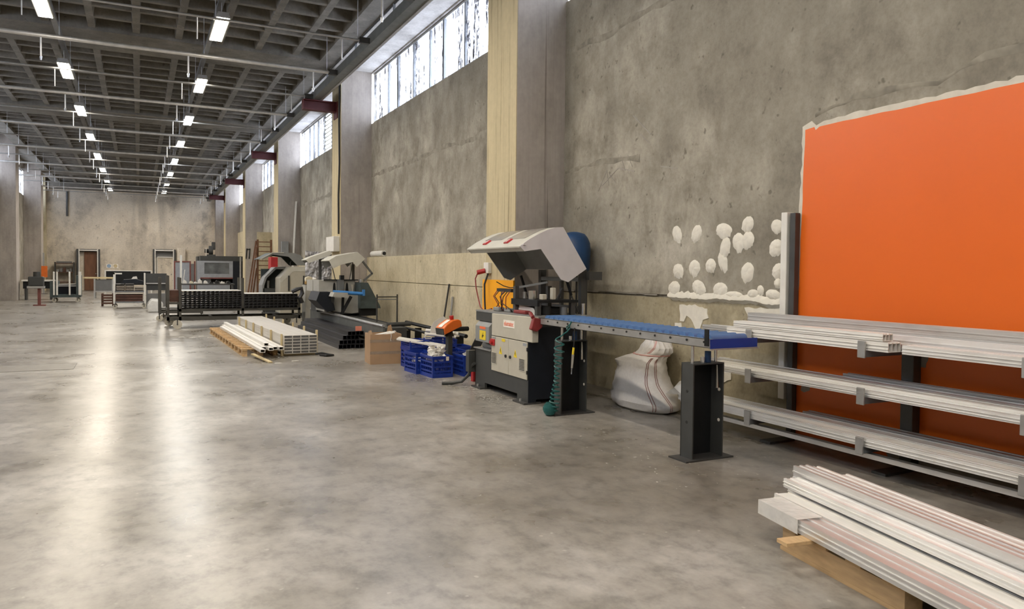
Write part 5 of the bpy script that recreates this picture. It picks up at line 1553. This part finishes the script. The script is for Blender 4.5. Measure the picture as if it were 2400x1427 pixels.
# ---- odd things along the right wall
o = box(4.44, 19.02, 1.95, 4.598, 19.85, 2.34).obj('electric_box', 'white_paint', bevel=0.006)
tag(o, 'white electric box on the second column under the black cable', 'electric box')
fr = thing('tube_frame', 'thin dark tube frame standing right of the black wedge guard', 'frame', (4.9, 14.5, 0))
for x in (4.26, 4.68):
    box(x - 0.014, 14.49, 0.0, x + 0.014, 14.51, 1.0).obj('post', 'steel_dark', fr)
for z in (0.95, 0.90):
    MB().cyl((4.26, 14.5, z), (4.68, 14.5, z), 0.012, 6).obj('rail', 'steel_dark' if z > 0.92 else 'steel_light', fr)
rl = thing('paper_roll', 'white roll with dark core lying on the ledge of the yellowish wall', 'roll', (5.34, 18.1, 1.82))
MB().cyl((5.36, 17.65, 1.895), (5.36, 18.65, 1.895), 0.074, 16).obj('roll', 'white_paint', rl, smooth=True)
MB().cyl((5.36, 17.64, 1.895), (5.36, 17.649, 1.895), 0.045, 12).obj('core', 'black_rubber', rl)
o = MB().bar((5.16, 13.35, 0.0), (5.27, 13.15, 1.24), 0.03, 0.025).obj('leaning_stick', 'steel_dark')
tag(o, 'thin dark stick leaning on the yellowish wall', 'stick')
o = MB().cyl((5.20, 13.0, 0.0), (5.265, 12.96, 1.0), 0.022, 8).obj('leaning_pipe', 'steel_light', smooth=True)
tag(o, 'short grey pipe leaning on the yellowish wall beside the dark stick', 'pipe')
rg = thing('floor_rail', 'low black rail on feet along the yellowish wall behind the crates', 'rail', (4.9, 12.6, 0))
MB().cyl((4.88, 11.4, 0.40), (4.84, 14.4, 0.44), 0.035, 8).obj('tube', 'black_paint', rg, smooth=True)
MB().cyl((4.80, 11.9, 0.48), (5.15, 11.95, 0.48), 0.04, 8).obj('cross_tube', 'black_paint', rg, smooth=True)
for y in (11.6, 12.6, 13.7):
    box(4.80, y, 0, 4.92, y + 0.06, 0.37).obj('foot', 'black_paint', rg)
box(4.78, 11.88, 0, 4.80, 11.9, 0.62).obj('pin', 'steel_dark', rg)
o = MB().bar((4.98, 28.1, 0.0), (5.24, 28.42, 4.0), 0.10, 0.05).obj('leaning_profile', 'white_pvc')
tag(o, 'long white profile leaning against the third column', 'profile')

# ================================================================ far end of the hall
# ---- beige machine with raised lid
b3 = thing('beige_machine', 'beige machine with its lid swung open in front of the third column', 'machine', (4.1, 24.5, 0))
MB().prism([(3.92, 0.10), (3.92, 1.20), (4.26, 1.56), (4.90, 1.57), (4.90, 0.10)], 'y', 23.9, 24.8).obj('body', 'machine_beige', b3, bevel=0.01)
MB().prism([(3.92, 1.20), (4.26, 1.56), (4.90, 1.57), (4.90, 1.42), (4.32, 1.41), (3.98, 1.07), (3.92, 1.07)], 'y', 23.89, 23.9).obj('cream_band', 'hood_cream', b3)
MB().prism([(3.52, 0.10), (3.52, 0.96), (3.60, 1.22), (3.92, 1.54), (4.26, 1.56), (4.26, 1.50), (3.95, 1.48), (3.66, 1.19), (3.58, 0.95), (3.58, 0.10)], 'y', 24.8, 25.6).obj('mouth_frame', 'machine_grey', b3)
box(3.58, 25.5, 0.10, 4.86, 25.58, 1.48).obj('mouth_back', 'cart_green', b3)
box(3.55, 24.8, 0.10, 4.86, 25.5, 0.86).obj('inner_body', 'machine_anthracite', b3)
MB().cyl((3.74, 25.1, 0.861), (3.74, 25.1, 1.10), 0.05, 10).obj('spindle', 'steel_light', b3, smooth=True)
hood_shell(b3, [(3.34, 1.79), (3.40, 1.82), (3.70, 1.99), (4.35, 1.99), (4.55, 1.93), (4.86, 1.61), (4.46, 1.60), (4.20, 1.87), (3.72, 1.93), (3.42, 1.77)], 5, 24.0, 25.4, 'cart_green', 'machine_grey', 'cart_green', 'lid')
MB().prism([(3.34, 1.795), (3.70, 1.997), (4.05, 2.005), (4.05, 1.985), (3.71, 1.975), (3.35, 1.765)], 'y', 23.96, 23.985).obj('lid_edge', 'hood_cream', b3)
MB().tube([(4.30, 24.2, 1.57), (4.28, 24.2, 1.68), (4.32, 24.2, 1.76)], 0.012, 6).obj('lid_stay', 'steel_dark', b3)
for x, m_ in ((4.16, 'steel_dark'), (4.62, 'steel_dark')):
    box(x, 23.86, 0.80, x + 0.05, 23.885, 1.28).obj('slot_rail', m_, b3)
box(3.6, 23.95, 0.0, 4.85, 25.5, 0.10).obj('plinth', 'machine_anthracite', b3)
o = box(4.36, 28.52, 1.36, 4.598, 29.2, 1.92).obj('hose_box', 'red_paint', bevel=0.006)
tag(o, 'red cabinet fixed to the third column behind the open lid', 'cabinet')
o = box(4.70, 28.30, 1.9, 4.95, 28.495, 2.5).obj('grey_box', 'machine_grey', bevel=0.006)
tag(o, 'small grey box on the side of the third column', 'box')

# ---- rusty ladder rack and leaning bars
ld = thing('ladder_rack', 'rusty brown ladder like rack with many rungs against the far right wall', 'rack', (4.8, 33.0, 0))
for x, y in ((4.50, 33.0), (5.05, 33.0)):
    box(x - 0.04, y, 0.0, x + 0.04, y + 0.08, 2.72).obj('side_rail', 'rust', ld)
for k in range(13):
    z = 0.2 + 0.2 * k
    box(4.54, 33.01, z, 5.01, 33.06, z + 0.035).obj('rung', 'rust', ld)
for k, (p, q) in enumerate((((4.02, 32.8, 0.0), (4.44, 33.05, 2.66)), ((4.14, 32.8, 0.0), (4.46, 32.96, 2.4)), ((4.24, 32.85, 0.0), (4.46, 33.05, 1.5)))):
    o = MB().bar(p, q, 0.05, 0.06).obj('rusty_bar', 'rust')
    tag(o, ['long rusty bar leaning on the ladder rack, outermost', 'rusty bar leaning on the ladder rack, middle one', 'short rusty bar leaning on the ladder rack'][k], 'bar')
o = box(4.66, 34.4, 0.0, 5.28, 34.44, 3.1).obj('beige_sheet', 'wall_yellow')
tag(o, 'tall beige sheet standing behind the ladder rack', 'sheet')
o = MB().cyl((5.02, 30.5, 0.0), (5.02, 30.5, 6.5), 0.03, 8).obj('vertical_pipe', 'pipe_galv', smooth=True)
tag(o, 'thin pale vertical pipe running up beside the third column', 'pipe')

# ---- grey machining centre
cn = thing('machining_centre', 'grey machining centre with a wide window and red strip', 'machine', (4.0, 42.5, 0))
Yc = 42.0
box(2.78, Yc + 0.9, 0.1, 5.0, Yc + 2.2, 2.10).obj('cabinet', 'machine_anthracite', cn)
box(2.86, Yc, 1.86, 5.0, Yc + 0.9, 2.12).obj('head_cover', 'machine_anthracite', cn)
fr_ = MB().box(2.86, Yc - 0.02, 0.95, 3.06, Yc + 0.05, 1.86).box(4.28, Yc - 0.02, 0.95, 4.46, Yc + 0.05, 1.86).box(3.06, Yc - 0.02, 1.76, 4.28, Yc + 0.05, 1.86).box(3.06, Yc - 0.02, 0.98, 4.28, Yc + 0.05, 1.18)
d_ = fr_.obj('sliding_door', 'panel_bluegrey', cn)
box(3.06, Yc, 1.18, 4.28, Yc + 0.02, 1.76).obj('window', 'glass_dark', d_)
box(2.86, Yc - 0.03, 0.92, 4.46, Yc - 0.0, 0.99).obj('red_strip', 'red_hazed', d_)
box(4.46, Yc, 0.1, 4.80, Yc + 0.9, 1.86).obj('control_side', 'machine_navy', cn)
box(4.80, Yc - 0.02, 0.1, 4.88, Yc + 0.06, 2.09).obj('edge_post', 'steel_light', cn)
box(4.88, Yc, 0.1, 5.0, Yc + 0.9, 1.86).obj('control_side', 'black_paint', cn)
box(2.74, Yc, 0.1, 2.86, Yc + 0.9, 1.86).obj('side_cover', 'panel_bluegrey', cn)
box(2.86, Yc, 0.1, 4.46, Yc + 0.9, 0.62).obj('base_body', 'panel_bluegrey', cn)
box(2.95, Yc + 0.3, 0.62, 3.4, Yc + 0.88, 0.92).obj('inner_block', 'panel_bluegrey', cn)
for k in range(7):
    box(3.5 + 0.13 * k, Yc + 0.15, 0.62, 3.57 + 0.13 * k, Yc + 0.25, 0.74 + 0.02 * (k % 3)).obj('clamp', 'steel_light', cn)
box(2.76, Yc, 0.0, 5.0, Yc + 2.2, 0.1).obj('plinth', 'black_paint', cn)
mt_ = thing('extraction_fan', 'dark round fan with motor on top of the machining centre', 'fan', (3.45, 42.3, 2.12))
MB().cyl((3.30, 42.35, 2.42), (3.50, 42.35, 2.42), 0.24, 18).obj('fan_housing', 'steel_dark', mt_, smooth=True)
box(3.20, 42.2, 2.121, 3.62, 42.5, 2.20).obj('base', 'steel_dark', mt_)
box(3.44, 42.25, 2.45, 3.62, 42.45, 2.86).obj('outlet', 'steel_dark', mt_, bevel=0.02)
MB().cyl((3.10, 42.35, 2.38), (3.30, 42.35, 2.38), 0.11, 12).obj('motor', 'black_paint', mt_, smooth=True)
box(3.14, 42.15, 2.121, 3.17, 42.18, 2.55).obj('bracket', 'label_white', mt_)
hk = thing('hanging_hook', 'black frame hanging on the wall right of the machining centre', 'frame', (4.55, 37.9, 1.95))
for x in (4.64, 4.78):
    MB().bar((x, 37.98, 1.95), (x + 0.04, 37.98, 2.45), 0.03, 0.04).obj('bar', 'black_paint', hk)
MB().bar((4.66, 37.98, 2.40), (4.82, 37.98, 2.42), 0.03, 0.04).obj('bar', 'black_paint', hk)

# ---- red frame with blue-grey panels, white post
rf = thing('panel_stand', 'red framed stand holding two blue grey panels', 'frame', (2.05, 43.0, 0))
for x in (1.64, 2.40, 2.62):
    box(x, 43.0, 0, x + 0.07, 43.07, 1.84).obj('post', 'red_hazed', rf)
box(1.71, 43.0, 1.77, 2.40, 43.07, 1.84).obj('top_rail', 'red_hazed', rf)
box(1.71, 43.02, 0.3, 2.40, 43.05, 1.77).obj('panel', 'panel_bluegrey', rf)
box(2.47, 43.02, 0.3, 2.62, 43.05, 1.7).obj('panel', 'panel_grey', rf)
wp = thing('white_post', 'tall white upright post in front of the red framed stand', 'post', (1.75, 38.0, 0))
box(1.71, 38.0, 0.02, 1.80, 38.08, 2.08).obj('post', 'white_paint', wp)
box(1.60, 37.92, 0, 1.92, 38.16, 0.02).obj('foot', 'steel_dark', wp)
MB().bar((1.86, 38.04, 0.9), (1.92, 38.04, 1.4), 0.04, 0.03).obj('side_slat', 'white_paint', wp)
o = box(2.22, Y1 - 0.5, 0.0, 2.72, Y1 - 0.02, 2.75).obj('tall_cabinet', 'wall_far', bevel=0.02)
tag(o, 'tall beige cabinet with a white lid beside the pale door', 'cabinet')
# workbench with clutter
wbn = thing('workbench', 'long low workbench in front of the machining centre', 'workbench', (2.4, 33.5, 0))
box(1.45, 33.2, 0.78, 3.6, 34.1, 0.84).obj('top', 'steel_dark', wbn)
for x in (1.5, 3.5):
    for y in (33.25, 34.0):
        box(x, y, 0, x + 0.06, y + 0.06, 0.78).obj('leg', 'steel_dark', wbn)
box(1.55, 33.3, 0.3, 3.5, 34.0, 0.34).obj('shelf', 'steel_dark', wbn)
rw = random.Random(21)
kinds = [('white_offcut', 'white_pvc', 'white offcut'), ('green_carton', 'jug_white', 'pale carton'), ('black_part', 'black_rubber', 'black part')]
spots = [(1.6, .10, 0), (1.85, .07, 1), (2.02, .05, 0), (2.18, .12, 0), (2.4, .08, 0), (2.62, .05, 2), (2.85, .09, 2), (3.05, .06, 0), (3.3, .07, 2)]
for k, (x, h, kd) in enumerate(spots):
    nm, m_, ds = kinds[kd]
    o = MB().prism([(x, 0.841), (x + 0.16, 0.841), (x + 0.14, 0.841 + h), (x + 0.06, 0.841 + h * 1.6), (x + 0.01, 0.841 + h)], 'y', 33.3, 33.45).obj(nm, m_)
    tag(o, '%s lying on the workbench, %s from its left end' % (ds, ['first item', 'second item', 'third item', 'fourth item', 'fifth item', 'sixth item', 'seventh item', 'eighth item', 'ninth item'][k]), 'part')

# ---- central trolley of black profiles
tr = thing('profile_trolley', 'white posted trolley stacked with dark wrapped profiles in mid hall', 'trolley', (-0.3, 30.4, 0))
for x in (-0.83, 0.16):
    box(x, 30.2, 0.17, x + 0.05, 30.25, 1.28).obj('post', 'white_paint', tr)
    box(x, 31.3, 0.17, x + 0.05, 31.35, 1.28).obj('post', 'white_paint', tr)
for z in (0.20, 0.58):
    box(-0.78, 30.2, z, 0.16, 30.26, z + 0.05).obj('rail', 'steel_grey', tr)
    box(-0.78, 30.26, z, 0.16, 31.3, z + 0.03).obj('deck', 'rust_wood' if z < 0.3 else 'steel_dark', tr)
box(-0.83, 30.2, 1.23, -0.55, 30.25, 1.28).obj('top_rail', 'white_paint', tr)
for x, y in ((-0.78, 30.2), (0.16, 30.2), (-0.78, 31.2), (0.16, 31.2)):
    caster(tr, x, y, 0.07)
for k in range(10):
    z = 0.632 + 0.062 * (k % 4)
    x = -0.76 + 0.31 * (k // 4)
    o = small_tube(0.28, 0.058, 1.0).obj('wrapped_profile', 'black_profile' if k % 3 else 'machine_navy')
    o.location = (x, 30.22 + 0.01 * k, z)
    tag(o, 'dark wrapped profile on the white posted trolley, %s row up, %s pile from left' % (ORD[k % 4], ORD[k // 4]), 'profile', 'dark profiles on the trolley')
o = MB().prism([(-0.6, 0.90), (0.1, 0.90), (0.14, 0.98), (-0.1, 1.06), (-0.5, 1.04)], 'y', 30.35, 30.9).obj('film_heap', 'machine_navy')
tag(o, 'heap of dark film on top of the white posted trolley', 'film')
o = MB().prism([(-0.25, 1.06), (-0.05, 1.07), (-0.08, 1.16), (-0.2, 1.14)], 'y', 30.4, 30.42).obj('paper_sheet', 'white_paint')
tag(o, 'white paper sheet on the dark film heap', 'paper')
for k in range(3):
    o = box(-0.76, 30.24, 0.235 + 0.09 * k, 0.12, 31.2, 0.31 + 0.09 * k).obj('timber', 'rust_wood')
    tag(o, ['lowest', 'middle', 'top'][k] + ' reddish timber on the lower deck of the white posted trolley', 'timber')
dk = thing('panel_rack', 'rack of dark upright panels right of the white posted trolley', 'rack', (0.6, 31.5, 0))
box(0.24, 31.4, 0.0, 1.0, 31.46, 0.5).obj('base', 'panel_grey', dk)
box(0.24, 31.47, 0.62, 0.95, 31.52, 1.26).obj('panel', 'machine_anthracite', dk)
box(0.24, 31.40, 0.86, 0.95, 31.47, 0.90).obj('rail', 'steel_light', dk)
box(0.24, 31.47, 0.0, 0.30, 31.52, 0.62).obj('leg', 'steel_grey', dk)
box(0.89, 31.47, 0.0, 0.95, 31.52, 0.62).obj('leg', 'steel_grey', dk)
wb_ = thing('wrapped_bundle', 'white film wrapped bundle on the floor between the trolley and the big cart', 'bundle', (0.5, 27.5, 0))
MB().prism([(0.25, 0.0), (0.68, 0.0), (0.72, 0.30), (0.62, 0.40), (0.36, 0.42), (0.24, 0.25)], 'y', 27.2, 28.6).obj('film', 'film_wrap', wb_, bevel=0.03)
box(0.30, 27.25, 0.05, 0.62, 28.5, 0.33).obj('contents', 'white_pvc', wb_)
br = thing('brown_crate', 'reddish brown slatted crate left of the white posted trolley', 'crate', (-1.1, 32.2, 0))
for k in range(4):
    box(-1.28, 32.0, 0.08 + 0.1 * k, -0.86, 32.05, 0.15 + 0.1 * k).obj('slat', 'rust_wood', br)
for x in (-1.28, -0.92):
    box(x, 32.05, 0.0, x + 0.06, 32.6, 0.48).obj('side', 'rust_wood', br)
# ---- table with pale top
tb = thing('pale_table', 'table with pale board top and grey panels below in front of the brown door', 'table', (-1.75, 40.0, 0))
box(-2.32, 39.8, 0.93, -1.05, 40.6, 1.0).obj('top', 'wood_spacer', tb)
for x in (-1.90, -1.15):
    for y in (39.85, 40.5):
        box(x, y, 0, x + 0.07, y + 0.07, 0.93).obj('leg', 'steel_light', tb)
box(-1.83, 39.88, 0.36, -1.15, 39.92, 0.9).obj('panel', 'panel_grey', tb)
box(-1.83, 39.86, 0.30, -1.15, 39.93, 0.36).obj('rail', 'steel_light', tb)
# ---- bench by the end wall, signs
bn = thing('black_bench', 'long black bench with a white top edge by the end wall', 'bench', (-0.5, 44.0, 0))
box(-1.60, 44.0, 1.27, 0.62, 44.7, 1.31).obj('top_edge', 'white_paint', bn)
box(-1.52, 44.03, 0.55, 0.55, 44.65, 1.27).obj('body', 'black_paint', bn)
for x in (-1.60, 0.56):
    box(x, 44.0, 0.0, x + 0.06, 44.06, 1.27).obj('leg', 'white_paint', bn)
    box(x, 44.6, 0.0, x + 0.06, 44.66, 1.27).obj('leg', 'white_paint', bn)
for k, (x, m_, lb) in enumerate(((-1.70, 'sign_blue', 'pale blue round sign plate on the end wall'), (-1.34, 'label_white', 'cream sign plate with a round emblem on the end wall'))):
    t = thing('wall_sign', lb, 'sign', (x, Y1 - 0.02, 1.55))
    box(x - 0.16, Y1 - 0.02, 1.42, x + 0.16, Y1 - 0.001, 1.67).obj('plate', 'label_white', t)
    MB().cyl((x, Y1 - 0.025, 1.545), (x, Y1 - 0.02, 1.545), 0.115, 16).obj('disc', m_ if k == 0 else 'wood_spacer', t)
sh = thing('dark_shelf', 'dark shelf with clutter against the end wall left of the brown door', 'shelf', (-4.1, 52.8, 0))
for x in (-4.6, -3.62):
    box(x, 52.8, 0, x + 0.05, 53.3, 1.75).obj('post', 'steel_dark', sh)
for z in (0.5, 1.1, 1.65):
    box(-4.55, 52.8, z, -3.62, 53.3, z + 0.05).obj('shelf_board', 'rust_wood', sh)
box(-4.5, 52.9, 1.70, -3.7, 53.2, 1.80).obj('clutter', 'panel_grey', sh)
for k in range(5):
    o = box(-4.48 + 0.17 * k, 52.9, 1.151, -4.36 + 0.17 * k, 53.1, 1.30 + 0.06 * (k % 3)).obj('storage_tin', ['machine_grey', 'panel_grey', 'rust_wood'][k % 3])
    tag(o, 'dull tin on the dark shelf by the end wall', 'tin', 'tins on the dark shelf')
# ---- green-grey cart at the left
gc = thing('green_cart', 'green grey cart with upright white posts at far left', 'cart', (-2.7, 36.2, 0))
box(-3.26, 36.0, 0.20, -2.2, 36.06, 0.32).obj('beam', 'cart_green', gc)
box(-3.26, 36.9, 0.20, -2.2, 36.96, 0.32).obj('beam', 'cart_green', gc)
box(-3.26, 36.06, 0.30, -2.2, 36.9, 0.33).obj('deck', 'cart_green', gc)
box(-3.30, 35.98, 0.20, -3.02, 36.9, 0.88).obj('end_panel', 'cart_green', gc)
box(-2.36, 35.98, 0.20, -2.2, 36.9, 1.12).obj('end_panel', 'cart_green', gc)
box(-3.02, 36.5, 0.33, -2.36, 36.9, 0.72).obj('load', 'machine_navy', gc)
box(-3.02, 36.02, 0.66, -2.36, 36.06, 0.70).obj('rail', 'steel_light', gc)
for x, h in ((-3.18, 1.27), (-3.07, 1.27), (-2.62, 1.28), (-2.27, 1.28)):
    box(x, 35.93, 0.3, x + (0.1 if x > -2.3 else 0.06), 35.98, h).obj('post', 'white_paint', gc)
for x, y in ((-3.15, 36.05), (-2.32, 36.05), (-3.15, 36.85), (-2.32, 36.85)):
    caster(gc, x, y, 0.08)
for k in range(4):
    o = MB().bar((-3.0 + 0.05 * k, 36.1 + 0.08 * k, 0.74), (-2.45 + 0.03 * k, 36.12 + 0.08 * k, 0.76), 0.06, 0.03).obj('pale_strip', 'white_pvc')
    tag(o, 'pale strip lying across the green grey cart', 'strip', 'strips on the green grey cart')
# ---- red pedestal machine at the far left edge
rp = thing('pedestal_machine', 'dark machine on a red pedestal at the far left edge', 'machine', (-3.4, 33.0, 0))
box(-3.56, 32.9, 0.0, -3.16, 33.2, 0.04).obj('foot', 'red_hazed', rp)
box(-3.42, 33.0, 0.04, -3.32, 33.1, 0.66).obj('pedestal', 'red_hazed', rp)
box(-3.75, 32.9, 0.66, -3.20, 33.3, 0.74).obj('table', 'steel_light', rp)
box(-3.72, 32.95, 0.74, -3.22, 33.25, 1.10).obj('head', 'machine_anthracite', rp, bevel=0.03)
MB().cyl((-3.45, 33.1, 1.10), (-3.45, 33.1, 1.28), 0.12, 12).obj('motor', 'steel_dark', rp, smooth=True)
bn2 = thing('low_bench', 'low dark bench with small parts behind the red pedestal', 'bench', (-3.6, 39, 0))
box(-4.6, 38.6, 0.82, -3.4, 39.4, 0.88).obj('top', 'white_paint', bn2)
box(-4.55, 38.7, 0.5, -3.45, 39.3, 0.82).obj('body', 'black_paint', bn2)
for x in (-4.5, -3.55):
    box(x, 38.75, 0, x + 0.08, 39.2, 0.5).obj('leg', 'steel_dark', bn2)
o = box(-4.68, 46.86, 0.9, -4.4, 46.899, 1.5).obj('orange_guard', 'orange_plastic')
tag(o, 'small orange guard plate near the left end of the end wall', 'guard')
o.location = (0.0, 0.0, -0.0)
st = thing('guard_stand', 'thin grey stand carrying the small orange guard', 'stand', (-4.6, 46.9, 0))
box(-4.62, 46.9, 0.0, -4.54, 46.96, 2.2).obj('post', 'steel_light', st)
box(-4.68, 46.8, 0.0, -4.4, 47.1, 0.02).obj('foot', 'steel_dark', st)

# ---- pale sawdust on the floor under the machines
rs = random.Random(9)
m = MB()
for k in range(1400):
    if k < 450:
        x, y = rs.gauss(4.0, 0.35), rs.uniform(6.9, 9.6)
    elif k < 1200:
        x, y = rs.gauss(3.72, 0.10), rs.uniform(7.1, 9.6)
    else:
        x, y = rs.uniform(3.2, 5.2), rs.uniform(4.0, 7.2)
    if x > 5.3:
        continue
    s_ = rs.uniform(0.003, 0.011)
    m.add([(x - s_, y - s_, 0.0015), (x + s_, y - s_ * 0.6, 0.0015), (x + s_ * 0.7, y + s_, 0.0015), (x - s_ * 0.5, y + s_ * 0.8, 0.004)], [(0, 1, 2, 3), (0, 3, 1), (1, 3, 2)])
o = m.obj('sawdust', 'dust_pale')
tag(o, 'pale chips and dust scattered on the floor under the beige machine', 'dust')
o['kind'] = 'stuff'
